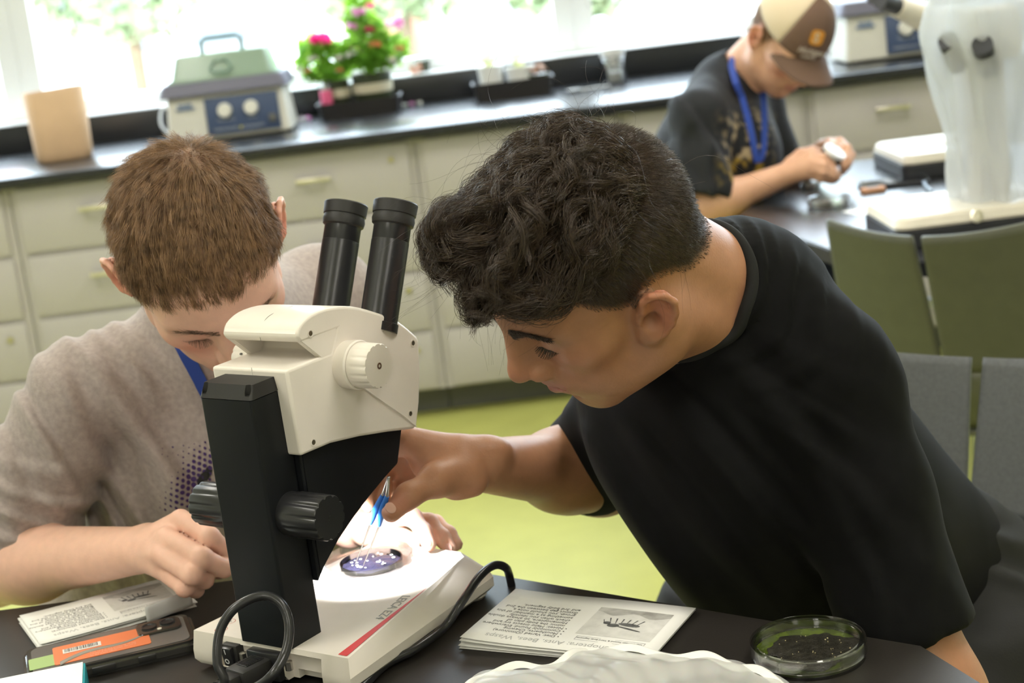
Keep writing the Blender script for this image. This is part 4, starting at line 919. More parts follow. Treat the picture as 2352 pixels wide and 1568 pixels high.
# ================================================================ people
def Rcols(f, l, u):
    M = np.array([f, l, u], float).T; U_, _, Vt = np.linalg.svd(M); return U_ @ Vt
HL0 = ([0, .45, .8, 1.05, 1.25, 1.42, 1.50, 1.75, 2.0, 2.4, 3.2], [.082, .078, .060, .040, .012, -.004, .030, .034, -.004, -.040, -.052])
class Head:
    def __init__(s, T, f, l, u, sc=1.0): s.T = np.array(T); s.R = Rcols(f, l, u); s.sc = sc; s.hl = HL0
    def w(s, p): return s.T + s.R @ (np.array(p, float) * s.sc)
    def loc(s, V): return (V - s.T) @ s.R / s.sc
def add_head(S_, H, ear=(-.008, .079, .002), earR=None, nose=1.0, etilt=-12, flare=24):
    w = H.w; c = H.sc; H.earc = ear
    def E_(p, r, k=.02, op='u', rot=None):
        R_ = H.R if rot is None else H.R @ np.array(rot)
        S_.ell(w(p), np.array(r) * c, R_, k * c, op)
    def C_(a, b, ra, rb, k=.01, op='u'): S_.cone(w(a), w(b), ra * c, rb * c, k * c, op)
    E_((-.010, 0, .046), (.093, .075, .080), .001)
    E_((.034, 0, .035), (.056, .060, .060), .03)
    E_((.036, 0, -.022), (.050, .051, .067), .03)
    for s in (1, -1):
        C_((-.004, s * .054, -.030), (.010, s * .050, -.058), .017, .016, .03)
        C_((.010, s * .050, -.058), (.064, s * .014, -.086), .016, .016, .03)
        E_((.056, s * .044, -.006), (.023, .020, .019), .025)
        E_((.058, s * .028, -.045), (.024, .018, .026), .025)
    E_((.068, 0, -.085), (.019, .022, .017), .02); E_((.026, 0, -.062), (.052, .045, .028), .03)
    for s in (1, -1): C_((.083, s * .010, .033), (.068, s * .048, .033), .010, .008, .02)
    for s in (1, -1): E_((.094, s * .031, .017), (.013, .018, .011), .014, 's')
    for s in (1, -1):
        E_((.0715, s * .032, .016), (.0135, .0150, .0130), .004)
        C_((.0865, s * .022, .0095), (.0805, s * .043, .0105), .0018, .0016, .004)
    C_((.086, 0, .028), (.1085, 0, -.010), .0085, .0095, .014)
    E_((.0835, 0, -.004), (.026, .015, .026), .014)
    E_((.108 + .004 * nose, 0, -.0155), (.0125, .0115, .0105), .008)
    for s in (1, -1):
        E_((.1000, s * .0142, -.0205), (.0118, .0070, .0092), .0028)
        E_((.1035, s * .0070, -.0310), (.0055, .0035, .0050), .003, 's')
    E_((.082, 0, -.046), (.019, .027, .022), .018)
    for s in (1, -1):
        C_((.0985, s * .002, -.0425), (.0855, s * .022, -.0480), .0062, .003, .006)
        C_((.0965, s * .001, -.0545), (.0855, s * .020, -.0505), .0072, .003, .006)
    for s in (1, -1): C_((.106, s * .001, -.0485), (.0885, s * .026, -.0495), .0016, .0012, .003, 's')
    E_((.093, 0, -.0665), (.008, .018, .005), .006, 's')
    # ears
    for s in (1, -1):
        e = np.array(ear if s > 0 or earR is None else earR, float)
        fl = math.radians(flare); ef = np.array([math.cos(fl), -math.sin(fl), 0]); tl = math.radians(etilt)
        eu = np.array([math.sin(tl) * ef[0], math.sin(tl) * ef[1], math.cos(tl)]); ef2 = np.array([math.cos(tl) * ef[0], math.cos(tl) * ef[1], -math.sin(tl)])
        def ep(a, b, o=0): q = e + ef2 * a + eu * b + np.cross(eu, ef2) * 0 + np.array([math.sin(fl), math.cos(fl), 0]) * o; return (q[0], s * q[1], q[2])
        er = np.array([[ef2[0], s * ef2[1], ef2[2]], [math.sin(fl), s * math.cos(fl), 0], [eu[0], s * eu[1], eu[2]]]).T
        rim = [(.010, .010), (.012, .022), (.006, .030), (-.005, .032), (-.014, .026), (-.0175, .014), (-.0165, .000), (-.012, -.012), (-.005, -.020)]
        for (a0, b0), (a1, b1) in zip(rim, rim[1:]): C_(ep(a0, b0, .0045), ep(a1, b1, .0045), .0035, .0035, .002)
        E_(ep(-.003, .006, -.003), (.0150, .0048, .0255), .004, rot=er); E_(ep(-.001, -.022, 0), (.0088, .0042, .0105), .006, rot=er); E_(ep(.004, .0, -.008), (.012, .010, .020), .008, rot=er)
        anti = [(-.006, .022), (-.0105, .012), (-.010, .001), (-.004, -.010)]
        for (a0, b0), (a1, b1) in zip(anti, anti[1:]): C_(ep(a0, b0, .001), ep(a1, b1, .001), .0026, .0026, .003)
        C_(ep(.010, .003, .0), ep(.0085, -.005, .001), .0042, .0035, .004); C_(ep(-.004, -.012, .001), ep(.003, -.015, .001), .003, .0028, .003)
        E_(ep(.0005, -.001, .0050), (.0080, .0115, .0100), .002, 's', rot=er); E_(ep(-.002, .013, .0055), (.0075, .0050, .0095), .002, 's', rot=er)
def fing(S_, pts, r0=.0092, r1=.0068, k=.004):
    n = len(pts); rs = np.linspace(r0, r1, n); S_.chain(pts, rs, k)
    for i in range(1, n - 1): S_.ell(pts[i], (rs[i] * 1.1,) * 3, None, .003)     # knuckles
def hand(S_, W, fings, thumb, rw=.024, palm=(.0165, .0125), rads=(.0092, .0095, .009, .008), pk=.014, fk=.004):
    W = np.array(W)
    for f_, r_ in zip(fings, rads):
        S_.cone(W + (f_[0] - W) * .08, f_[0], palm[0], palm[1], pk); fing(S_, f_, r_ * 1.04, r_ * .80, fk)
    if thumb is not None:
        S_.chain(thumb, [.0155, .0135, .0115, .0092], .008)
def hairline(az, H): return np.interp(az, *H.hl)
def scalp(L, H, grow=0): az = np.arctan2(abs(L[:, 1]), L[:, 0] + .012); return (L[:, 2] > hairline(az, H) - grow) & (np.linalg.norm(L - [0, 0, .03], axis=1) < .135) & ~((abs(L[:, 1]) > .0765) & (L[:, 2] < .045))
def sample(V, Q, N, mask, n):
    ok = np.nonzero(mask[Q].all(1))[0]; q = Q[ok]
    ar = np.linalg.norm(np.cross(V[q[:, 2]] - V[q[:, 0]], V[q[:, 3]] - V[q[:, 1]]), axis=1); i = RNG.choice(len(q), n, p=ar / ar.sum()); q = q[i]
    a, b = RNG.random((n, 1)), RNG.random((n, 1)); bil = lambda X: (X[q[:, 0]] * (1 - a) + X[q[:, 1]] * a) * (1 - b) + (X[q[:, 3]] * (1 - a) + X[q[:, 2]] * a) * b
    nn = bil(N); return bil(V), nn / np.linalg.norm(nn, axis=1, keepdims=True)
def nrm(a): return a / (np.linalg.norm(a, axis=-1, keepdims=True) + 1e-12)
def vnoise(p, sc, seed=0):
    """smooth pseudo-random vector field"""
    g = np.random.default_rng(seed); o = np.zeros(p.shape)
    for k in range(4):
        W_ = g.normal(0, 1, (3, 3)) * sc * (1 + .6 * k); ph = g.uniform(0, 6.28, 3); o += np.sin(p @ W_ + ph) / (1 + .5 * k)
    return o
def fold_disp(specs):
    """cloth wrinkles: list of (centre, radius, direction across folds, wavelength, amplitude)"""
    def f(Pt):
        d = np.zeros(Pt.shape[:-1])
        for c, r, n, wl, a in specs:
            c = np.array(c); n = np.array(n, float); n /= np.linalg.norm(n); q = Pt - c; w_ = np.exp(-(q ** 2).sum(-1) / r ** 2)
            x = q @ n + .012 * np.sin(q @ np.array([31., 17, 23])); ph_ = x * 2 * PI / wl; d += a * w_ * (np.sin(ph_) + .38 * np.sin(2 * ph_ + .6) + .15 * np.sin(3 * ph_))
        return d
    return f
def body_obj(name, S_, h, m, parent, pig=None, smooth=2, lo=None, hi=None):
    V, Q = S_.mesh(h, lo, hi, smooth); o = arr_obj(name, V - np.array(parent.location), Q, m, parent)
    bmh = bmesh.new(); bmh.from_mesh(o.data); be = [x for x in bmh.edges if x.is_boundary]
    if be: bmesh.ops.holes_fill(bmh, edges=be, sides=40); bmh.to_mesh(o.data); o.data.polygons.foreach_set('use_smooth', [True] * len(o.data.polygons))
    bmh.free(); N = vnormals(V, Q)
    if pig is not None: set_attr(o, 'pig', pig(V, N))
    return o, V, Q, N
def strand_obj(name, L, r, m, parent, sides=3, r1=.35):
    V, F = strands(L - np.array(parent.location), r, sides, r1); return arr_obj(name, V, F, m, parent)
def pigbase(H, hair, lips, flush, scalp_a=.9, spots=()):
    def f(V, N):
        n = len(V); C = np.zeros((n, 4)); L = H.loc(V); near = np.linalg.norm(L, axis=1) < .17
        def mix(w_, col):
            w_ = np.clip(w_, 0, 1) * near; a = C[:, 3]; C[:, :3] = np.where(w_[:, None] > 0, (C[:, :3] * (a * (1 - w_))[:, None] + np.array(col) * w_[:, None]) / np.maximum(a * (1 - w_) + w_, 1e-6)[:, None], C[:, :3]); C[:, 3] = a * (1 - w_) + w_; C[~np.isfinite(C)] = 0
        g = lambda p, s: np.exp(-(((L - p) / s) ** 2).sum(1))
        for s in (1, -1):
            mix(.45 * g([.07, s * .045, -.015], [.03, .02, .02]), flush)
            mix(.75 * g([-.008, s * .088, .004], [.022, .010, .034]), flush)
        mix(.45 * g([.112, 0, -.015], [.012, .014, .012]), flush)
        lip = np.exp(-((L[:, 2] + .0485) / .0075) ** 4) * (abs(L[:, 1]) < .024) * (L[:, 0] > .083 - abs(L[:, 1]) * .1)
        mix(.75 * lip, lips)
        az = np.arctan2(abs(L[:, 1]), L[:, 0] + .012); sc_ = np.clip((L[:, 2] - hairline(az, H)) / .012, 0, 1) * (np.linalg.norm(L - [0, 0, .03], axis=1) < .135) * ~((abs(L[:, 1]) > .0765) & (L[:, 2] < .045))
        mix(sc_ * scalp_a, hair)
        for s in (1, -1): mix(.45 * g([H.earc[0], s * (H.earc[1] + .004), H.earc[2] - .001], [.008, .02, .010]), [c_ * .35 for c_ in flush])  # dark blot painted into the ear hollow, standing in for its shade
        near = np.ones(n)
        for p_, r_, col, a_ in spots: mix(a_ * np.exp(-(((V - p_) / r_) ** 2).sum(1) ** 2), col)
        return C
    return f
def brows(H, V, Q, N, m, parent, n=260, lash=True, r=.00016, k=1.0, bu=.0355, bt=1.0):
    L = H.loc(V); ms = np.zeros(len(V), bool)
    out = []
    for s in (1, -1):
        x = L[:, 1] * s; cy = bu + .0025 * np.sin(np.clip((x - .008) / .042, 0, 1) * PI); band = (x > .009) & (x < .050) & (abs(L[:, 2] - cy) < .0052 * bt * np.clip(1.25 - (x - .009) / .06, .4, 1)) & (L[:, 0] > .05)
        if band.sum() < 10: continue
        Pp, Nn = sample(V, Q, N, band, n); d = H.R @ np.array([-.25, s * .9, .12]); D = nrm(d - Nn * (Nn @ d)[:, None] + Nn * .35 + RNG.normal(0, .16, Pp.shape))
        ln = RNG.uniform(.005, .009, (n, 1)) * k; t_ = np.linspace(0, 1, 4)[None, :, None]; strand_obj('eyebrow', (Pp[:, None] + D[:, None] * ln[:, None] * t_ - Nn[:, None] * (ln[:, None] * t_ ** 2 * .25)), r, m, parent)
    if lash:
        for s in (1, -1):
            out = []
            for i in range(60):
                u = i / 59; p0 = H.w((.0868 - .010 * u ** 2, s * (.021 + .023 * u), .0075 + .003 * math.sin(u * PI) * -1 + .0015)); d = nrm(H.R @ np.array([.8, s * (-.2 + .9 * u), -.55]) + RNG.normal(0, .1, 3)); e2_ = H.R @ np.array([.25, 0, .9])
                l_ = .0085 * (.6 + .5 * math.sin(PI * min(1, u + .15))); t_ = np.linspace(0, 1, 5)[:, None]; out.append(p0 + d * l_ * t_ + e2_ * l_ * .22 * t_ ** 2)
            strand_obj('eyelashes', np.array(out), r * 1.5, m, parent)
def trouser_legs(S_, pel, hips, knees, ankles, r=(.10, .085, .062, .05)):
    for h_, k_, a_ in zip(hips, knees, ankles): S_.cone(pel, h_, .12, .10, .05); S_.cone(h_, k_, r[0], r[1], .03); S_.cone(k_, a_, r[1] * .95, r[3], .03)
def shoe(a_, fdir, parent, m, ms_):
    a_ = np.array(a_); f_ = np.array([fdir[0], fdir[1], 0.]); f_ /= np.linalg.norm(f_); g = Sdf()
    b0 = np.array([a_[0], a_[1], .0]); R_ = np.array([f_, np.cross([0, 0, 1], f_), [0, 0, 1.]]).T
    g.ell(b0 + f_ * .02 + [0, 0, .05], (.06, .042, .05), R_, .01); g.ell(b0 + f_ * .11 + [0, 0, .04], (.085, .046, .036), R_, .04); g.cone(b0 + [0, 0, .05], b0 + [0, 0, .10], .04, .042, .02); g.half(b0 + [0, 0, .018], (0, 0, -1))
    o, *_ = body_obj('shoe', g, .005, m, parent)
    s_ = prism('sole', [tuple((b0 + R_ @ np.array([.05 + .12 * math.cos(a), (.045 - .008 * math.cos(a)) * math.sin(a), 0]))[:2] - np.array(parent.location)[:2]) for a in np.linspace(0, 2 * PI, 28, endpoint=False)], 0, .02, ms_, o)
    return o
M_shoe = mat('dark_shoe', (.03, .03, .035), .6); M_sole = mat('white_sole', (.7, .7, .7), .6)

# ---------------------------------------------------------------- person at the right (curly dark hair, black shirt)
HB = Head(tuple(np.array((.089, 1.406, 1.084)) - CX * .002 + CY * .006), (-.801, -.176, -.572), (.405, -.863, -.302), (-.441, -.474, .762))
HB.hl = ([0, .45, .8, .95, 1.12, 1.3, 1.45, 1.68, 1.9, 2.2, 2.6, 3.2], [.082, .078, .054, .032, .014, .004, .012, .010, -.002, -.024, -.034, -.036])
PB = thing('person', 'person with curly dark hair and faded sides in a black t-shirt, leaning in with tweezers', 'person', (.5, 1.78, .46))
SKB = mat('skin_tan', (.40, .195, .110), .46, noise=.05, nscale=90, bump=.12, bscale=420, sss=.10, spec=.4, attr='pig')
b = Sdf(); add_head(b, HB, ear=(.006, .080, -.006), nose=1.0, etilt=-36, flare=33)
nb = P(1672, 690, 1.545); sN = P(1895, 858, 1.52); eN = P(2150, 1600, 1.47); sF = P(1485, 885, 1.66); eF = P(1378, 1085, 1.85); wF = P(1105, 1068, 1.63)
b.cone(HB.w((-.035, 0, -.005)), nb, .050, .050, .03); b.cone(HB.w((.0, 0, -.04)), nb + [-.02, -.01, -.03], .038, .040, .03); b.cone(HB.w((-.042, .0, -.012)), nb + [0.01, .0, .0], .030, .044, .03)
b.cone(HB.w((-.005, .050, -.035)), nb + [.0, -.036, -.025], .016, .014, .03)      # near neck muscle
b.cone(nb + [.01, 0, -.015], (sN + nb) / 2 + [0, 0, -.02], .040, .030, .04); b.cone(nb + [.01, 0, -.015], (sF + nb) / 2 + [0, 0, -.02], .040, .030, .04)
pelB = np.array([.42, 1.79, .58]); chB = (sN + sF) / 2 + [.03, .02, -.08]
b.ell(chB, (.08, .11, .10), None, .04); b.cone(chB, pelB, .08, .08, .05)
b.cone(sN, eN, .038, .040, .03); b.cone(sN + [0, 0, -.01], chB, .036, .06, .03); b.cone(sF, chB, .036, .06, .03)
b.cone(sF, eF, .046, .043, .03); b.cone(eF, eF + (wF - eF) * .35, .043, .041, .03); b.cone(eF + (wF - eF) * .3, wF, .041, .0265, .03); b.ell(wF + [.008, -.004, .014], (.022, .014, .012), None, .02)
hN = np.array([.34, 1.53, .66]); b.cone(eN, hN, .040, .028, .03)
hand(b, hN, [[hN + [-.06 + .01 * i, .05 - .02 * i, -.01], hN + [-.10 + .01 * i, .06 - .02 * i, -.015], hN + [-.12 + .01 * i, .065 - .02 * i, -.03]] for i in range(4)], [hN, hN + [-.02, .05, 0], hN + [-.05, .07, 0], hN + [-.07, .08, -.01]])
pp = lambda *a: P(*a)
hand(b, wF, [[pp(938, 1008, 1.605), pp(872, 1052, 1.61), pp(852, 1112, 1.59), pp(847, 1160, 1.575)], [pp(945, 1022, 1.635), pp(886, 1068, 1.645), pp(880, 1120, 1.62), pp(880, 1152, 1.60)], [pp(950, 1036, 1.655), pp(905, 1084, 1.67), pp(908, 1122, 1.655), pp(922, 1128, 1.635)], [pp(965, 1052, 1.67), pp(925, 1090, 1.685), pp(935, 1118, 1.67), pp(950, 1122, 1.655)]],
     [pp(1062, 1092, 1.605), pp(1000, 1105, 1.575), pp(938, 1138, 1.558), pp(899, 1178, 1.552)])
b.cone(pp(1065, 1085, 1.60), pp(1005, 1098, 1.585), .017, .016, .012); b.cone(pp(1050, 1045, 1.615), pp(970, 1035, 1.612), .019, .015, .014); b.ell(pp(985, 1072, 1.615), (.016, .012, .014), None, .012); b.ell(pp(946, 1086, 1.645), (.018, .010, .018), None, .010)
b.cone(pp(1090, 1112, 1.60), pp(1050, 1118, 1.60), .011, .012, .012)
b.ell(pp(890, 1176, 1.5475), (.0065, .0045, .006), None, .001)                     # thumb pad flattening near the nail
bod, V, Q, N = body_obj('body', b, .0024, SKB, PB, pigbase(HB, (.020, .013, .010), (.40, .14, .12), (.50, .17, .10), .94, [(pp(885, 1172, 1.546), .0055, (.70, .40, .33), .8), (pp(915, 1150, 1.55), .012, (.55, .20, .14), .4)]))
VB, QB, NB = V, Q, N
M_hairB = mat('dark_brown_hair', (.050, .031, .019), .30, noise=.35, nscale=90, spec=.6)
brows(HB, V, Q, N, M_hairB, PB, n=1300, r=.00021, bu=.0300, bt=1.45, k=1.15)
# thumbnail
L = HB.loc(V)
# faded sides: dense short hair
msk = scalp(L, HB); Pr, Nr = sample(V, Q, N, msk, 26000); Lr = HB.loc(Pr)
fade = np.clip((Lr[:, 2] - hairline(np.arctan2(abs(Lr[:, 1]), Lr[:, 0] + .012), HB)) / .04, .25, 1)
down = -(HB.R[:, 2]) * .9 - HB.R[:, 0] * .25; D = nrm(nrm(down - Nr * (Nr @ down)[:, None]) + Nr * .75 + RNG.normal(0, .18, Pr.shape))
t_ = np.linspace(0, 1, 3)[None, :, None]; strand_obj('short_hair', Pr[:, None] + D[:, None] * (RNG.uniform(.0050, .0090, (len(Pr), 1)) * fade[:, None])[:, None] * t_, .00022, M_hairB, PB)
# curly top: clumps of wavy strands falling forward
cur = msk & (L[:, 2] > .066 - .012 * (L[:, 0] > .03)) & (L[:, 0] > -.078)
NC, NS, SG = 760, 20, 20
Pc, Nc = sample(V, Q, N, cur, NC); Lc = HB.loc(Pc)
f_, l_, u_ = HB.R.T; G = np.array([0, 0, -1.0])
cl = np.zeros((NC, SG, 3)); cl[:, 0] = Pc; ln = RNG.uniform(.058, .088, NC) * (.85 + .35 * np.clip((Lc[:, 0] + .05) / .1, 0, 1)); bj = RNG.normal(0, .006, NC); dirn = nrm(Nc * 1.0 + f_ * .45 + RNG.normal(0, .28, (NC, 3)))
cH = HB.w((-.006, 0, .045)); rad_ = np.array([.104, .082, .087])
for i in range(1, SG):
    t = i / (SG - 1); side = np.sign(Lc[:, 1])[:, None] * l_
    dirn = nrm(dirn + (f_ * .30 + G * (.10 + .42 * t) + side * .12 * (abs(Lc[:, 1:2]) > .02)) * .55 + vnoise(cl[:, i - 1], 45, 3) * .12)
    lp_ = HB.loc(cl[:, i - 1]); bd = np.interp(lp_[:, 0], [-.10, -.07, -.045, -.015, .05, .09, .14], [.150, .128, .090, .072, .070, .092, .096]) - .088 * np.clip((.045 - lp_[:, 1]) / .09, 0, 1) * np.clip((lp_[:, 0] - .05) / .04, 0, 1) + bj; fw = np.clip((lp_[:, 0] - np.interp(lp_[:, 2], [.03, .08, .12, .17], [.100, .105, .094, .05])) / .012, 0, 2)[:, None]; pen = np.clip((bd + .012 - lp_[:, 2]) / .012, 0, 1.6)[:, None]; lat = np.clip((abs(lp_[:, 1]) - .084) / .01, 0, 1.5)[:, None]; dirn = nrm(dirn + u_ * pen * .9 + f_ * pen * .35 - np.sign(lp_[:, 1:2]) * l_ * lat * .5 - f_ * fw * .8)
    q = cl[:, i - 1] + dirn * (ln / (SG - 1))[:, None]
    ql = (q - cH) @ HB.R; k0 = np.linalg.norm(ql / rad_, axis=1, keepdims=True); q = np.where(k0 < 1, cH + (ql / k0) @ HB.R.T, q); cl[:, i] = q
tan = nrm(np.gradient(cl, axis=1)); rf = nrm(np.cross(tan, nrm(RNG.normal(0, 1, (NC, 1, 3))))); bi = np.cross(tan, rf)
tt = np.linspace(0, 1, SG)
ph = RNG.uniform(0, 6.28, (NC, 1)); tw = RNG.uniform(1.0, 1.9, (NC, 1)) * RNG.choice([-1, 1], (NC, 1)); am = RNG.uniform(.0045, .0100, (NC, 1)) * (np.clip(tt * 2.2, 0, 1) * (.7 + .5 * tt))[None]
off = (np.cos(ph + tw * tt * 6.28)[..., None] * rf + np.sin(ph + tw * tt * 6.28)[..., None] * bi) * am[..., None]
cl2 = cl + off
mc, mr = np.array([.026, 0, .084]), np.array([.096, .090, .098]); ll = (HB.loc(cl2) - mc); k0 = np.linalg.norm(ll / mr, axis=-1) ; lim = RNG.uniform(.84, 1.10, (NC, 1)); ll = np.where((k0 > lim)[..., None], ll * (lim / k0)[..., None] * (1 + .10 * (1 - lim / k0))[..., None], ll); cl2 = HB.T + (ll + mc) @ HB.R.T
for _ in range(3): cl2[:, 1:-1] = .25 * cl2[:, :-2] + .5 * cl2[:, 1:-1] + .25 * cl2[:, 2:]; cl2[:, -1] = cl2[:, -2] + .8 * (cl2[:, -2] - cl2[:, -3])
sp = RNG.normal(0, 1, (NC, NS, 1, 3)) * (.0023 * (1 - .45 * tt) + .0006)[None, None, :, None]; spw = RNG.normal(0, 1, (NC, NS, 1, 3)) * (np.sin(tt * 7)[None, None, :, None] * .0009)
Ls = (cl2[:, None] + sp + spw).reshape(-1, SG, 3)
strand_obj('curly_hair', Ls, .00026, M_hairB, PB, r1=.4)
# loose flyaway strands
Pf, Nf = sample(V, Q, N, cur, 260); fl = np.zeros((260, 16, 3)); fl[:, 0] = Pf; dr = nrm(Nf + f_ * .5 + RNG.normal(0, .5, Pf.shape))
for i in range(1, 16): dr = nrm(dr + G * .13 + f_ * .06 + RNG.normal(0, .1, Pf.shape) + vnoise(fl[:, i - 1], 60, 9) * .18); fl[:, i] = fl[:, i - 1] + dr * RNG.uniform(.0055, .0085)
lf_ = HB.loc(fl); fl = fl[~((lf_[..., 0] > .03) & (lf_[..., 2] < .055)).any(1)]
for _ in range(4): fl[:, 1:-1] = .25 * fl[:, :-2] + .5 * fl[:, 1:-1] + .25 * fl[:, 2:]
strand_obj('stray_hair', fl, .00011, M_hairB, PB, r1=.5)
g = Sdf(); g.ell(HB.w((.0, 0, .064)), (.088, .068, .068), HB.R, .01); g.ell(HB.w((.060, 0, .088)), (.032, .042, .032), HB.R, .03); g.half(HB.w((0, 0, .070)), -HB.R[:, 2] + HB.R[:, 0] * -.35)
g.disp = lambda X: .004 * np.sin(X[..., 0] * 180) * np.sin(X[..., 1] * 160) * np.sin(X[..., 2] * 170)
body_obj('hair_underlayer', g, .004, M_hairB, PB)

def nails(V, Q, spots, parent, m, r=(.0062, .0048, .0011)):
    bvn = BVHTree.FromPolygons([tuple(v) for v in V], [tuple(int(i) for i in q) for q in Q])
    for px, py, an, sc in spots:
        h_ = bvn.ray_cast(Vector(CAM), Vector(ray(px, py)).normalized())
        if h_[0] is None: continue
        bm = bmesh.new(); ca = np.cos(an) * CX - np.sin(an) * CY; ca = ca - np.array(h_[1]) * (ca @ np.array(h_[1])); ca /= np.linalg.norm(ca); cb = np.cross(np.array(h_[1]), ca)
        c_ = np.array(h_[0]) - np.array(parent.location); Mx = Matrix(((ca[0], cb[0], h_[1][0], c_[0]), (ca[1], cb[1], h_[1][1], c_[1]), (ca[2], cb[2], h_[1][2], c_[2]), (0, 0, 0, 1)))
        bmesh.ops.create_icosphere(bm, subdivisions=3, radius=1, matrix=Mx @ Matrix.Diagonal((r[0] * sc, r[1] * sc, r[2], 1))); bm_obj('fingernail', bm, m, parent, smooth=True)
from mathutils.bvhtree import BVHTree
nails(VB, QB, [(897, 1166, .95, 1.0)], PB, mat('nail_tan', (.62, .36, .28), .25))
# black t-shirt
M_tee = mat('black_cotton', (.0048, .0048, .0052), .8, noise=.12, nscale=60, bump=.10, bscale=2200, sheen=.02, spec=.10)
s = Sdf()
cm_ = (sN + sF) / 2
nd = nrm(HB.w((-.02, 0, -.03)) - nb)
s.cone(nb, nb + nd * .035, .061, .0615, .03); s.cone(nb + [.01, .01, -.02], sN + [0, 0, -.005], .058, .060, .05); s.cone(nb + [.01, .01, -.02], sF, .058, .058, .05)
s.ell(cm_ + [.0, .02, -.075], (.110, .15, .13), None, .06); s.cone(cm_ + [.0, .0, -.05], cm_ + [.08, .08, -.20], .105, .11, .06)
s.cone(nb + [.02, .03, -.02], pelB + [.0, -.02, .05], .062, .115, .08); s.cone(cm_ + [.05, .04, -.15], pelB + [-.03, -.03, .02], .105, .12, .06)
s.cone(P(1560, 1000, 1.62), P(1800, 1330, 1.66), .075, .085, .06)
s.cone(sN, sN + (eN - sN) * .40, .060, .058, .035); s.cone(sN + (eN - sN) * .40, sN + (eN - sN) * .80 + [-.004, 0, .004], .058, .060, .02)
s.cone(sF, sF + (eF - sF) * .50, .057, .060, .03); s.cone(sF + (eF - sF) * .5, eF + (wF - eF) * .06 + [0, -.004, .014], .060, .061, .02)
# neck opening, sleeve openings and hem cut
nd = nrm(HB.w((-.02, 0, -.03)) - nb)
s.cone(nb + nd * .028 + [0, -.003, .002], nb + nd * .20, .057, .064, .004, 's')
aN = nrm(eN - sN); cutN = sN + (eN - sN) * .775; s.ell(cutN + aN * .075 + [.03, 0, 0], (.115, .115, .07), Rcols(nrm(np.cross(aN, [0, 1, 0])), nrm(np.cross(aN, np.cross(aN, [0, 1, 0]))), aN), .004, 's')
s.cone(cutN - aN * .025, cutN + aN * .04, .045, .050, .004, 's')
aF = nrm((eF + (wF - eF) * .06) - (sF + (eF - sF) * .5)); cutF = eF + (wF - eF) * .02
s.cone(cutF - aF * .01, cutF + aF * .08, .048, .056, .004, 's')
s.disp = fold_disp([(P(1700, 1050, 1.55), .16, (1, -.1, .75), .085, .0055), (P(1600, 1150, 1.6), .14, (1, 0, .6), .05, .0035), (P(1830, 700, 1.47), .07, (.7, .2, -.9), .032, .0022), (P(1700, 560, 1.5), .05, (.8, .1, -.6), .02, .0018), (P(1970, 1150, 1.40), .12, (1, .1, .12), .085, .0030), (P(2060, 1350, 1.40), .06, (1, 0, -.4), .055, .0022), (P(1880, 930, 1.42), .06, (.6, 0, .9), .045, .0020)])
for pts_ in ([(1795, 690, 1.44), (1830, 740, 1.425), (1880, 790, 1.41), (1925, 850, 1.40), (1955, 890, 1.395)], [(1955, 890, 1.395), (1900, 915, 1.40), (1860, 965, 1.405), (1835, 1040, 1.41), (1855, 1150, 1.42)], [(1955, 890, 1.395), (2020, 882, 1.41), (2080, 885, 1.43), (2120, 915, 1.45)]): pass
tee, TV, TQ, TN = body_obj('t_shirt', s, .0034, M_tee, PB)
from mathutils.bvhtree import BVHTree
def surf_path(V, Q, pts, off=.0006, n=40):
    """project a measured line of the photo onto an existing surface -> world points lying on it"""
    bv = BVHTree.FromPolygons([tuple(v) for v in V], [tuple(int(i) for i in q) for q in Q]); out = []
    for px, py, _ in smooth_path([(a_, b_, 0) for a_, b_ in pts], n):
        d_ = Vector(ray(px, py)); h_ = bv.ray_cast(Vector(CAM), d_.normalized())
        if h_[0] is not None: out.append(np.array(h_[0] + h_[1] * off))
    return out
def seam(V, Q, pts, m, parent, r=.0007, n=40, name='seam', off=.0002):
    w_ = surf_path(V, Q, pts, off, n)
    if len(w_) > 4: tube(name, [q_ - np.array(parent.location) for q_ in w_], r, m, parent, n=n, sides=6, smooth=False)
M_seam = mat('black_seam', (.014, .014, .015), .9)
for pts_ in ([(1770, 660), (1800, 695), (1850, 735), (1900, 800), (1945, 868)], [(2115, 905), (2080, 880), (2020, 872), (1960, 888), (1900, 925), (1860, 975), (1835, 1050), (1840, 1120)]):
    seam(TV, TQ, pts_, M_seam, tee)
# ribbed collar following the opening
cc = nb + nd * .014; a_ = nrm(np.cross(nd, [0, 0, 1])); b_ = np.cross(nd, a_)
ring_ = []
bv = BVHTree.FromPolygons([tuple(v) for v in TV], [tuple(int(i) for i in q) for q in TQ])
for k in range(48):
    th = 2 * PI * k / 48; d_ = a_ * math.cos(th) + b_ * math.sin(th); hit = None
    for r_ in (.0635,):
        for tt_ in np.arange(.12, -.10, -.002):
            q = nb + d_ * r_ + nd * tt_; lc, nn, ix, ds = bv.find_nearest(Vector(q))
            if (Vector(q) - lc).dot(nn) < 0: hit = q; break
    ring_.append(hit + nd * .002 if hit is not None else ring_[-1] if ring_ else nb + d_ * .0605)
ring_ = np.array(ring_)
for _ in range(3): ring_ = (np.roll(ring_, 1, 0) + 2 * ring_ + np.roll(ring_, -1, 0)) / 4
rc = tube('collar', [q - np.array(PB.location) for q in smooth_path(ring_, 120, closed=True)] + [ring_[0] - np.array(PB.location)], .0058, mat('black_rib', (.007, .007, .007), .9), tee, smooth=False, n=121, sides=10)
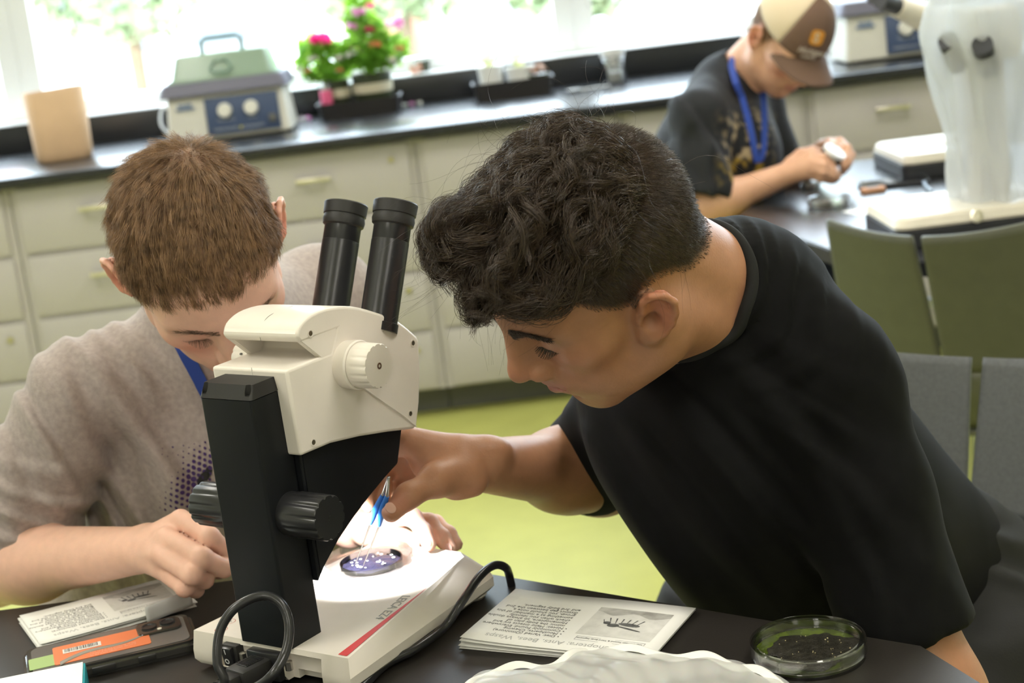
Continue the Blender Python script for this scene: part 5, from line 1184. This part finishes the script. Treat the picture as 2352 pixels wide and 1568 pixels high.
# trousers and shoes
M_tr = mat('black_trousers', (.009, .009, .009), .8, noise=.1, nscale=40, bump=.2, bscale=500)
g = Sdf(); trouser_legs(g, pelB + [.02, 0, -.02], [np.array([.47, 1.66, .545]), np.array([.44, 1.90, .55])], [P(1668, 1400, 2.0) + [.10, -.33, -.06], P(1668, 1385, 2.0) + [.0, .02, -.035]], [np.array([.16, 1.50, .12]), np.array([.20, 1.93, .12])])
g.cone(pelB, pelB + [.03, -.02, .04], .13, .11, .05)
g.disp = fold_disp([(P(2260, 1200, 1.75), .15, (.3, .2, 1), .05, .007), (P(1650, 1350, 1.95), .08, (.5, 0, 1), .04, .006)])
body_obj('trousers', g, .007, M_tr, PB)
shoe((.16, 1.50, 0), (-.9, -.2), PB, M_shoe, M_sole); shoe((.20, 1.93, 0), (-.9, .1), PB, M_shoe, M_sole)

# ---------------------------------------------------------------- person at the left (short fair hair, grey shirt)
HA = Head((-.293, 1.623, 1.108), (.267, -.537, -.80), (.961, .214, .177), (.076, -.816, .573), .965)
PA = thing('person', 'person with short light brown hair in a heather grey t-shirt, looking down behind the microscope', 'person', (-.42, 1.98, .46))
SKA = mat('skin_fair', (.80, .49, .375), .48, noise=.05, nscale=80, bump=.10, bscale=420, sss=.12, spec=.4, attr='pig')
b = Sdf(); add_head(b, HA, ear=(-.010, .083, .002))
nb = np.array([-.315, 1.80, 1.000]); sR = P(185, 895, 1.80); sL = P(735, 690, 1.98); eR = P(-20, 1300, 1.86); wR = P(312, 1264, 1.70); eL = np.array([-.235, 1.98, .80]); wL = P(800, 1207, 1.74)
b.cone(HA.w((-.03, 0, -.01)), nb, .050, .048, .03); b.cone(HA.w((.0, 0, -.04)), nb + [0, -.03, -.03], .036, .040, .03)
b.cone(nb + [0, 0, -.02], (sR + nb) / 2 + [0, 0, -.02], .042, .038, .05); b.cone(nb + [0, 0, -.02], (sL + nb) / 2 + [0, 0, -.02], .042, .038, .05)
chA = (sR + sL) / 2 + [0, .02, -.08]; pelA = np.array([-.42, 2.02, .57])
b.ell(chA, (.13, .10, .13), None, .05); b.cone(chA, pelA, .10, .10, .05); b.cone(sR, chA, .034, .07, .04); b.cone(sL, chA, .04, .07, .04)
b.cone(sR, eR, .036, .040, .03); b.cone(eR, eR + (wR - eR) * .3, .040, .040, .03); b.cone(eR + (wR - eR) * .28, wR, .040, .0245, .03)
b.cone(sL, eL, .045, .04, .03); b.cone(eL, eL + (wL - eL) * .3, .039, .038, .03); b.cone(eL + (wL - eL) * .3, wL, .038, .0235, .03)
hand(b, wR, [[pp(415, 1192, 1.660), pp(482, 1233, 1.632), pp(524, 1268, 1.650), pp(518, 1288, 1.675)], [pp(380, 1234, 1.648), pp(464, 1280, 1.615), pp(514, 1304, 1.636), pp(502, 1312, 1.665)], [pp(366, 1272, 1.642), pp(440, 1320, 1.612), pp(470, 1331, 1.634), pp(450, 1325, 1.662)], [pp(370, 1308, 1.648), pp(424, 1350, 1.624), pp(450, 1354, 1.645), pp(432, 1345, 1.67)]],
     [pp(345, 1235, 1.70), pp(420, 1235, 1.715), pp(480, 1250, 1.70), pp(515, 1265, 1.69)], palm=(.0165, .0100), rads=(.0100, .0104, .0098, .0088), pk=.010, fk=.0022)
hand(b, wL, [[pp(900, 1190, 1.69), pp(948, 1188, 1.668), pp(972, 1220, 1.655), pp(986, 1252, 1.648)], [pp(922, 1186, 1.72), pp(985, 1200, 1.692), pp(1015, 1234, 1.68), pp(1033, 1262, 1.672)], [pp(932, 1188, 1.745), pp(1000, 1202, 1.72), pp(1030, 1226, 1.708), pp(1048, 1250, 1.70)], [pp(930, 1196, 1.765), pp(985, 1208, 1.75), pp(1006, 1226, 1.74), pp(1024, 1240, 1.73)]],
     [pp(842, 1222, 1.715), pp(885, 1236, 1.70), pp(925, 1243, 1.69), pp(950, 1247, 1.685)], palm=(.0145, .012))
bod, V, Q, N = body_obj('body', b, .0024, SKA, PA, pigbase(HA, (.17, .10, .055), (.55, .22, .20), (.80, .24, .17), .75))
M_hairA = mat('light_brown_hair', (.27, .160, .085), .40, noise=.5, nscale=120, spec=.45); M_browA = mat('brown_brow', (.10, .06, .035), .5)
brows(HA, V, Q, N, M_browA, PA, n=200, r=.00013)
L = HA.loc(V); msk = scalp(L, HA, .004); NC = 3600; NS = 9
Pc, Nc = sample(V, Q, N, msk, NC); Lc = HA.loc(Pc)
whorl = HA.w((-.062, .020, .100)); fl = Pc - whorl; fl = fl - Nc * (fl * Nc).sum(1, keepdims=True); sw_ = np.cross(Nc, nrm(fl)); dist = np.linalg.norm(Pc - whorl, axis=1, keepdims=True)
D = nrm(nrm(fl) + sw_ * .25 * np.exp(-dist / .05) + Nc * (.42 + .3 * np.exp(-dist / .03)) + vnoise(Pc, 60, 4) * .13 + RNG.normal(0, .15, Pc.shape))
az = np.arctan2(abs(Lc[:, 1]), Lc[:, 0] + .012); hh = Lc[:, 2] - hairline(az, HA); ln = np.clip(.011 + hh * .26, .010, .029) * RNG.uniform(.8, 1.2, NC)
SG = 6; t_ = np.linspace(0, 1, SG)
cl = Pc[:, None] + D[:, None] * (ln[:, None] * t_[None])[..., None] - Nc[:, None] * (ln[:, None] * .30 * t_[None] ** 2)[..., None]
off = RNG.normal(0, 1, (NC, NS, 1, 3)) * (.0022 * (1 - .88 * t_) + .00015)[None, None, :, None]; cv = RNG.normal(0, .0016, (NC, NS, 1, 3)) * (t_ ** 2)[None, None, :, None]
strand_obj('short_hair', (cl[:, None] + off + cv).reshape(-1, SG, 3), .00019, M_hairA, PA, r1=.3)

nails(V, Q, [(1030, 1257, 1.0, .75), (982, 1246, 1.1, .75)], PA, mat('nail_pink', (.85, .52, .45), .25))
M_grey = mat('heather_grey_cotton', (.39, .33, .31), .9, noise=.13, nscale=170, bump=.35, bscale=700, sheen=.2, spec=.15, ndetail=5)
s = Sdf()
nd = nrm(HA.w((-.02, 0, -.03)) - nb)
s.cone(nb, nb + nd * .045, .064, .060, .03); s.cone(nb + [0, .01, -.012], sR + [0, 0, -.005], .066, .056, .05); s.cone(nb + [0, .01, -.012], sL + [0, 0, -.005], .066, .066, .05)
cm_ = (sR + sL) / 2
s.ell(cm_ + [.01, .03, -.10], (.145, .12, .16), None, .05); s.cone(cm_ + [0.0, .02, -.12], pelA + [-.0, -.02, .0], .135, .155, .08)
s.cone(cm_ + [-.04, .0, -.12], pelA + [-.09, -.07, .06], .09, .115, .05); s.cone(cm_ + [.07, .0, -.12], pelA + [.07, -.05, .10], .10, .115, .06)
s.cone(sR, sR + (eR - sR) * .5, .056, .064, .014); s.cone(sR + (eR - sR) * .5, sR + (eR - sR) * .90 + [.004, -.01, -.0], .064, .070, .012)
s.cone(sL, sL + (eL - sL) * .8, .062, .068, .03)
nd = nrm(HA.w((-.02, 0, -.03)) - nb)
s.cone(nb + nd * .034, nb + nd * .2, .052, .058, .004, 's')
aR = nrm(eR - sR); cR = sR + (eR - sR) * .84; s.half(cR, aR * 0 + np.array([0, 0, 0.])) if 0 else None
s.ell(cR + aR * .080, (.115, .115, .07), Rcols(nrm(np.cross(aR, [0, 1, 0])), nrm(np.cross(aR, np.cross(aR, [0, 1, 0]))), aR), .004, 's')
s.cone(cR - aR * .02, cR + aR * .05, .052, .060, .004, 's')
s.disp = fold_disp([(P(330, 1000, 1.72), .13, (1, 0, .35), .085, .0085), (P(110, 1000, 1.75), .11, (1, .3, .25), .055, .0055), (P(230, 760, 1.75), .09, (.8, .3, .65), .034, .0032), (P(60, 1190, 1.76), .06, (.4, .1, 1), .035, .005), (P(300, 1250, 1.85), .10, (1, 0, .2), .045, .006)])
tee, TV, TQ, TN = body_obj('t_shirt', s, .0036, M_grey, PA)
seam(TV, TQ, [(262, 640), (210, 665), (170, 700), (140, 750)], mat('grey_seam', (.20, .17, .15), .9), tee, r=.0006)
seam(TV, TQ, [(140, 760), (160, 850), (205, 960), (240, 1060), (250, 1150)], MATS['grey_seam'], tee, r=.0006)
# purple half-tone dots and a black mark printed on the chest
bv = BVHTree.FromPolygons([tuple(v) for v in TV], [tuple(int(i) for i in q) for q in TQ])
M_pur = mat('purple_print', (.055, .025, .13), .8); M_blkp = mat('black_print', (.02, .02, .02), .8); bmv = []; bmf = []
def decal(px, py, rx, ry, an, n=14, sink=None):
    h_ = bv.ray_cast(Vector(CAM), Vector(ray(px, py)).normalized())
    if h_[0] is None: return
    c_ = h_[0]; nn = h_[1]; q_ = nn.to_track_quat('Z', 'Y'); o_ = len(bmv)
    for k in range(n):
        a = 2 * PI * k / n; d_ = q_ @ Vector((rx * math.cos(a) * math.cos(an) - ry * math.sin(a) * math.sin(an), rx * math.cos(a) * math.sin(an) + ry * math.sin(a) * math.cos(an), 0)); bmv.append(c_ + d_ + nn * .0007 - Vector(PA.location))
    bmf.append(list(range(o_, o_ + n)))
rd = np.random.default_rng(11)
for i in range(11):
    for j in range(10):
        x = 372 + j * 12.5 - i * .4; y = 1030 + i * 13.5 - j * 1.9 + (6.5 if j % 2 else 0)
        band = 1 - abs((x - 372) - (115 - (y - 1030) * .58)) / 62          # arc band running down-left
        edge_ = math.exp(-((y - 1100) / 75) ** 2)
        sz = .0026 * min(1, max(0, band * 1.5)) * (.5 + .6 * edge_) + rd.uniform(-.0003, .0002)
        if y < 1055 and x < 440: sz = rd.uniform(.0002, .0012)
        if sz > .0004 and x < 486: decal(x, y, sz, sz, 0)
me = bpy.data.meshes.new('purple_dot_print'); me.from_pydata([tuple(v) for v in bmv], [], bmf); link('purple_dot_print', me, M_pur, PA).parent = tee
tee.location = (0, 0, 0)
bmv = []; bmf = []
for (x, y, rx, ry, an) in ((478, 1085, .010, .004, 1.0), (466, 1100, .011, .005, .9), (458, 1118, .008, .003, .9)): decal(x, y, rx, ry, an, 18)
me = bpy.data.meshes.new('black_mark_print'); me.from_pydata([tuple(v) for v in bmv], [], bmf)
if bmf: link('black_mark_print', me, M_blkp, tee)
g = Sdf(); trouser_legs(g, pelA + [0, .03, -.05], [np.array([-.52, 1.90, .54]), np.array([-.34, 1.90, .54])], [np.array([-.60, 1.60, .55]), np.array([-.24, 1.60, .55])], [np.array([-.60, 1.62, .12]), np.array([-.24, 1.62, .12])], r=(.085, .07, .055, .045)); g.cone(pelA, pelA + [0, .02, .08], .13, .12, .05)
body_obj('trousers', g, .009, mat('navy_trousers', (.03, .035, .05), .85), PA)
shoe((-.60, 1.62, 0), (0, -1), PA, M_shoe, M_sole); shoe((-.24, 1.62, 0), (0, -1), PA, M_shoe, M_sole)
# blue lanyard
M_lany = mat('blue_lanyard', (.02, .06, .32), .6)
ly = surf_path(TV, TQ, [(415, 780), (430, 810), (448, 845), (465, 880), (480, 915), (500, 980), (520, 1060)], .003, 24)
def ribbon(name, pts, wdt, wdir, m, parent=None):
    pts = np.array(pts); o_ = pts[0]; wdir = nrm(np.array(wdir, float)); n = len(pts); V_ = []
    for i, p_ in enumerate(pts): V_ += [p_ - wdir * wdt / 2 - o_, p_ + wdir * wdt / 2 - o_]
    bm = bmesh.new(); vs = [bm.verts.new(v) for v in V_]
    for i in range(n - 1): bm.faces.new((vs[2 * i], vs[2 * i + 1], vs[2 * i + 3], vs[2 * i + 2]))
    bm.normal_update(); bmesh.ops.solidify(bm, geom=list(bm.faces), thickness=.0012); ob = bm_obj(name, bm, m, parent, smooth=False); ob.location = o_; return ob
if len(ly) > 3: tag(ribbon('lanyard', ly, .014, (1, 0, .25), M_lany), 'royal blue lanyard hanging from the neck over the grey t-shirt', 'lanyard')
chair('chair', 'slate grey moulded chair under the boy in the grey shirt', (-.42, 2.24, 0), PI, M_grey_shell, zt=.80)

# ---------------------------------------------------------------- person in the background (cap, black shirt)
HC = Head((.705, 3.84, 1.104), (.286, -.60, -.745), (.850, .515, -.09), (.44, -.60, .665))
PCn = thing('person', 'person in a brown and cream trucker cap and black graphic t-shirt at the background table', 'person', (.40, 4.0, .46))
SKC = mat('skin_peach', (.66, .37, .24), .5, noise=.04, nscale=60, sss=.1, attr='pig')
b = Sdf(); add_head(b, HC, ear=(-.010, .080, .002))
nb = P(1668, 190, 3.93); sR = P(1600, 270, 3.76); sL = P(1735, 235, 4.02); eR = P(1612, 478, 3.74); wR = P(1795, 405, 3.72); eL = P(1800, 420, 4.06); wL = P(1893, 345, 3.86)
b.cone(HC.w((-.03, 0, -.01)), nb, .050, .048, .03); b.cone(HC.w((.0, 0, -.04)), nb + [.02, -.03, -.03], .036, .040, .03)
b.cone(nb + [0, 0, -.02], (sR + nb) / 2 + [0, 0, -.02], .042, .038, .05); b.cone(nb + [0, 0, -.02], (sL + nb) / 2 + [0, 0, -.02], .042, .038, .05)
chC = (sR + sL) / 2 + [-.02, .02, -.10]; pelC = np.array([.40, 4.02, .58]); b.ell(chC, (.12, .12, .13), None, .05); b.cone(chC, pelC, .10, .10, .05); b.cone(sR, chC, .04, .07, .04); b.cone(sL, chC, .04, .07, .04)
b.cone(sR, eR, .046, .040, .03); b.cone(eR, eR + (wR - eR) * .3, .040, .039, .03); b.cone(eR + (wR - eR) * .3, wR, .039, .027, .03); b.cone(sL, eL, .045, .04, .03); b.cone(eL, wL, .04, .026, .03)
hand(b, wR, [[pp(1862, 355, 3.68), pp(1890, 362, 3.67), pp(1908, 374, 3.68), pp(1918, 385, 3.69)], [pp(1862, 372, 3.67), pp(1892, 380, 3.66), pp(1912, 392, 3.67), pp(1925, 399, 3.69)], [pp(1860, 388, 3.67), pp(1892, 396, 3.66), pp(1912, 404, 3.67), pp(1924, 409, 3.69)], [pp(1856, 400, 3.68), pp(1886, 410, 3.67), pp(1906, 414, 3.68), pp(1916, 417, 3.69)]],
     [pp(1815, 375, 3.72), pp(1840, 355, 3.73), pp(1865, 348, 3.73), pp(1885, 350, 3.73)], rads=(.010, .010, .010, .009))
hand(b, wL, [[pp(1928, 326, 3.80), pp(1946, 340, 3.76), pp(1944, 362, 3.74), pp(1932, 374, 3.73)], [pp(1935, 340, 3.80), pp(1955, 356, 3.76), pp(1948, 374, 3.74), pp(1936, 384, 3.73)], [pp(1930, 350, 3.82), pp(1950, 368, 3.78), pp(1943, 384, 3.75), pp(1934, 392, 3.74)], [pp(1925, 360, 3.83), pp(1942, 380, 3.79), pp(1937, 392, 3.77), pp(1930, 400, 3.76)]],
     [pp(1893, 335, 3.84), pp(1905, 330, 3.80), pp(1918, 338, 3.76), pp(1925, 352, 3.74)], rads=(.010, .010, .010, .009))
bod, V, Q, N = body_obj('body', b, .0040, SKC, PCn, pigbase(HC, (.16, .10, .06), (.5, .2, .17), (.8, .28, .2), .8))
brows(HC, V, Q, N, M_browA, PCn, n=150, r=.0002)
L = HC.loc(V); msk = scalp(L, HC); Pr, Nr = sample(V, Q, N, msk, 5000); down = -HC.R[:, 2] - HC.R[:, 0] * .2; D = nrm(nrm(down - Nr * (Nr @ down)[:, None]) + Nr * .4 + RNG.normal(0, .2, Pr.shape))
strand_obj('short_hair', Pr[:, None] + D[:, None] * .014 * np.linspace(0, 1, 3)[None, :, None], .0004, M_hairA, PCn)
# cap: crown dome with mesh back, brown front, curved bill
M_capb = mat('brown_cap_cloth', (.16, .095, .065), .85); M_capc = mat('cream_cap_mesh', (.68, .56, .40), .85)
capR = HC.R; capO = HC.w((.0, 0, .052))
tiltc = Rcols(nrm(HC.R[:, 0] - HC.R[:, 2] * .12), HC.R[:, 1], nrm(HC.R[:, 2] + HC.R[:, 0] * .12))
def capw(x, y, z): return capO + tiltc @ np.array([x, y, z]) - np.array(PCn.location)
def cap_pt(az_, el): r_ = (.106, .087, .100); return capw(r_[0] * math.cos(el) * math.cos(az_) - .006, r_[1] * math.cos(el) * math.sin(az_), r_[2] * math.sin(el))
capt = grid_obj('cap', lambda u, v: tuple(cap_pt(-1.05 + 2.1 * u, v * PI / 2 * .999)), 24, 16, M_capb, PCn, thick=.002)
grid_obj('mesh_back', lambda u, v: tuple(cap_pt(1.05 + (2 * PI - 2.1) * u, v * PI / 2 * .999)), 40, 16, M_capc, capt, thick=.002)
def bill(u, v):
    y = (u - .5) * .150; c_ = math.cos(2.0 * (u - .5) * 1.25); x0 = .088 * math.sqrt(max(0, 1 - (y / .095) ** 2)) ; x1 = x0 + .078 * max(.0, math.sqrt(max(0, 1 - (abs(u - .5) * 2) ** 3)))
    x = x0 + (x1 - x0) * v; return tuple(capw(x, y, .002 - .030 * (abs(u - .5) * 2) ** 2 - .010 * v))
grid_obj('bill', bill, 30, 10, M_capb, capt, thick=.004)
lathe('button', [(.008, -.002), (.007, .003), (0, .005)], M_capb, capt, M=Matrix.Translation(capw(-.006, 0, .100)), n=16)
tube('back_strap', [capw(-.105, .03, .03), capw(-.118, .0, .025), capw(-.105, -.03, .03)], .004, mat('olive_strap', (.12, .12, .06), .6), capt)
# front emblem: orange patch with a pale letterform, pale wordmark
def on_cap(az_, el, off=.003):
    p_ = np.array(cap_pt(az_, el)); c_ = capw(-.006, 0, 0); n_ = nrm(p_ - c_); return p_ + n_ * off, n_
p_, n_ = on_cap(-.30, .62); up_ = nrm(tiltc[:, 2] - n_ * (n_ @ tiltc[:, 2])); rt_ = np.cross(up_, n_)
Mx = Matrix(((rt_[0], up_[0], n_[0], p_[0]), (rt_[1], up_[1], n_[1], p_[1]), (rt_[2], up_[2], n_[2], p_[2]), (0, 0, 0, 1)))
bm = bmesh.new(); add_prism(bm, rrect(.017, .017, .010), 0, .0015, Mx); bm_obj('orange_patch', bm, mat('orange_patch', (.72, .30, .03), .6), capt)
text('patch_letter', 'S', .030, Mx @ T3((-.002, -.010, .002)), M_capc, capt, align='CENTER', bold=.001)
p_, n_ = on_cap(-.30, .24); up_ = nrm(tiltc[:, 2] - n_ * (n_ @ tiltc[:, 2])); rt_ = np.cross(up_, n_)
Mx = Matrix(((rt_[0], up_[0], n_[0], p_[0]), (rt_[1], up_[1], n_[1], p_[1]), (rt_[2], up_[2], n_[2], p_[2]), (0, 0, 0, 1)))
text('wordmark', 'Michigan', .020, Mx @ T3((0, 0, .002)), mat('pale_thread', (.62, .52, .46), .7), capt, align='CENTER', bold=.0006)
text('wordmark', 'SCIENCE', .010, Mx @ T3((0, -.013, .002)), MATS['pale_thread'], capt, align='CENTER', bold=.0003)
# black shirt with gold and cream print
def printpig(V, N):
    C = np.zeros((len(V), 4)); q = V - CAM; d = q @ CF; px = 1176 + FPX * (q @ CX) / d; py = 784 - FPX * (q @ CY) / d
    W_ = vnoise(V, 95, 21); W2 = vnoise(V, 190, 22)
    reg = np.exp(-(((px - 1715) / 55) ** 4) - (((py - 350) / 95) ** 4)); v_ = (W_[:, 0] + .7 * W2[:, 1]) * (N @ CF < .1)
    C[:, 3] = np.clip((v_ - .45) * 3, 0, 1) * reg * .9; gold = (py > 365)[:, None]; C[:, :3] = np.where(gold, [.40, .27, .03], [.42, .33, .20]); return C
M_teeC = mat('black_print_cotton', (.007, .008, .011), .8, attr='pig', sheen=.03)
s = Sdf(); cm_ = (sR + sL) / 2
nd = nrm(HC.w((-.02, 0, -.03)) - nb); s.cone(nb, nb + nd * .04, .064, .060, .03); s.cone(nb + [0, .01, -.02], sR, .066, .062, .05); s.cone(nb + [0, .01, -.025], sL, .068, .064, .05); s.ell(cm_ + [-.03, .02, -.10], (.14, .14, .15), None, .06); s.cone(cm_ + [-.03, .0, -.12], pelC + [-.03, 0, .05], .125, .145, .08)
s.cone(sR, sR + (eR - sR) * .5, .062, .070, .03); s.cone(sR + (eR - sR) * .5, sR + (eR - sR) * .86, .070, .078, .02); s.cone(sL, sL + (eL - sL) * .8, .06, .066, .03)
nd = nrm(HC.w((-.02, 0, -.03)) - nb); s.cone(nb + nd * .032, nb + nd * .2, .053, .060, .004, 's'); aR = nrm(eR - sR); cR = sR + (eR - sR) * .82
s.ell(cR + aR * .080, (.12, .12, .07), Rcols(nrm(np.cross(aR, [0, 1, 0])), nrm(np.cross(aR, np.cross(aR, [0, 1, 0]))), aR), .004, 's')
s.disp = fold_disp([(P(1620, 300, 3.7), .14, (1, 0, .4), .09, .008), (P(1580, 400, 3.7), .10, (1, 0, -.2), .06, .006)])
teeC, TV, TQ, TN = body_obj('t_shirt', s, .0065, M_teeC, PCn, printpig)
g = Sdf(); trouser_legs(g, pelC + [0, 0, -.03], [np.array([.42, 3.88, .54]), np.array([.56, 4.02, .54])], [np.array([.74, 3.62, .54]), np.array([.90, 3.82, .54])], [np.array([.70, 3.66, .12]), np.array([.86, 3.86, .12])], r=(.085, .07, .055, .045)); g.cone(pelC, pelC + [0, 0, .08], .13, .12, .05)
body_obj('trousers', g, .012, MATS['navy_trousers'], PCn)
shoe((.70, 3.66, 0), (.7, -.7), PCn, M_shoe, M_sole); shoe((.86, 3.86, 0), (.7, -.7), PCn, M_shoe, M_sole)
ly = [P(1684, 128, 3.86), P(1680, 150, 3.83), P(1690, 190, 3.79)] + surf_path(TV, TQ, [(1700, 225), (1712, 270), (1724, 320), (1735, 372)], .006, 14)
tag(ribbon('lanyard', smooth_path(ly, 40), .018, (.8, .5, .1), M_lany), 'blue patterned lanyard around the neck of the boy in the cap', 'lanyard')
ly2 = [P(1738, 170, 3.84)] + surf_path(TV, TQ, [(1745, 205), (1750, 245), (1752, 290), (1750, 340), (1742, 372)], .006, 12)
o_ = ribbon('second_strap', smooth_path(ly2, 30), .018, (.8, .5, .1), M_lany); lo_ = [q for q in COL.objects if q.get('label', '').startswith('blue patterned lanyard')][0]; o_.parent = lo_; o_.location = np.array(o_.location) - np.array(lo_.location)
jp = P(1903, 368, 3.70); t = thing('specimen_jar', 'small clear jar held in both hands by the boy in the cap', 'jar', tuple(jp), rot=(.5, .5, .3))
lathe('body', [(.026, -.024), (.026, .022), (.024, .022), (.024, -.020), (0, -.021)], MATS['clear_plastic'], t, n=32); lathe('lid', [(.027, .02), (.027, .028), (0, .029)], M_wpot, t, n=32); lathe('contents', [(.0, -.018), (.022, -.018), (.022, .0), (.018, .012), (0, .012)], mat('white_yellow_contents', (.85, .84, .6), .6), t, n=24)
chair('chair', 'grey moulded chair under the boy in the cap', (.24, 4.18, 0), -2.3, M_grey_shell, zt=.80)
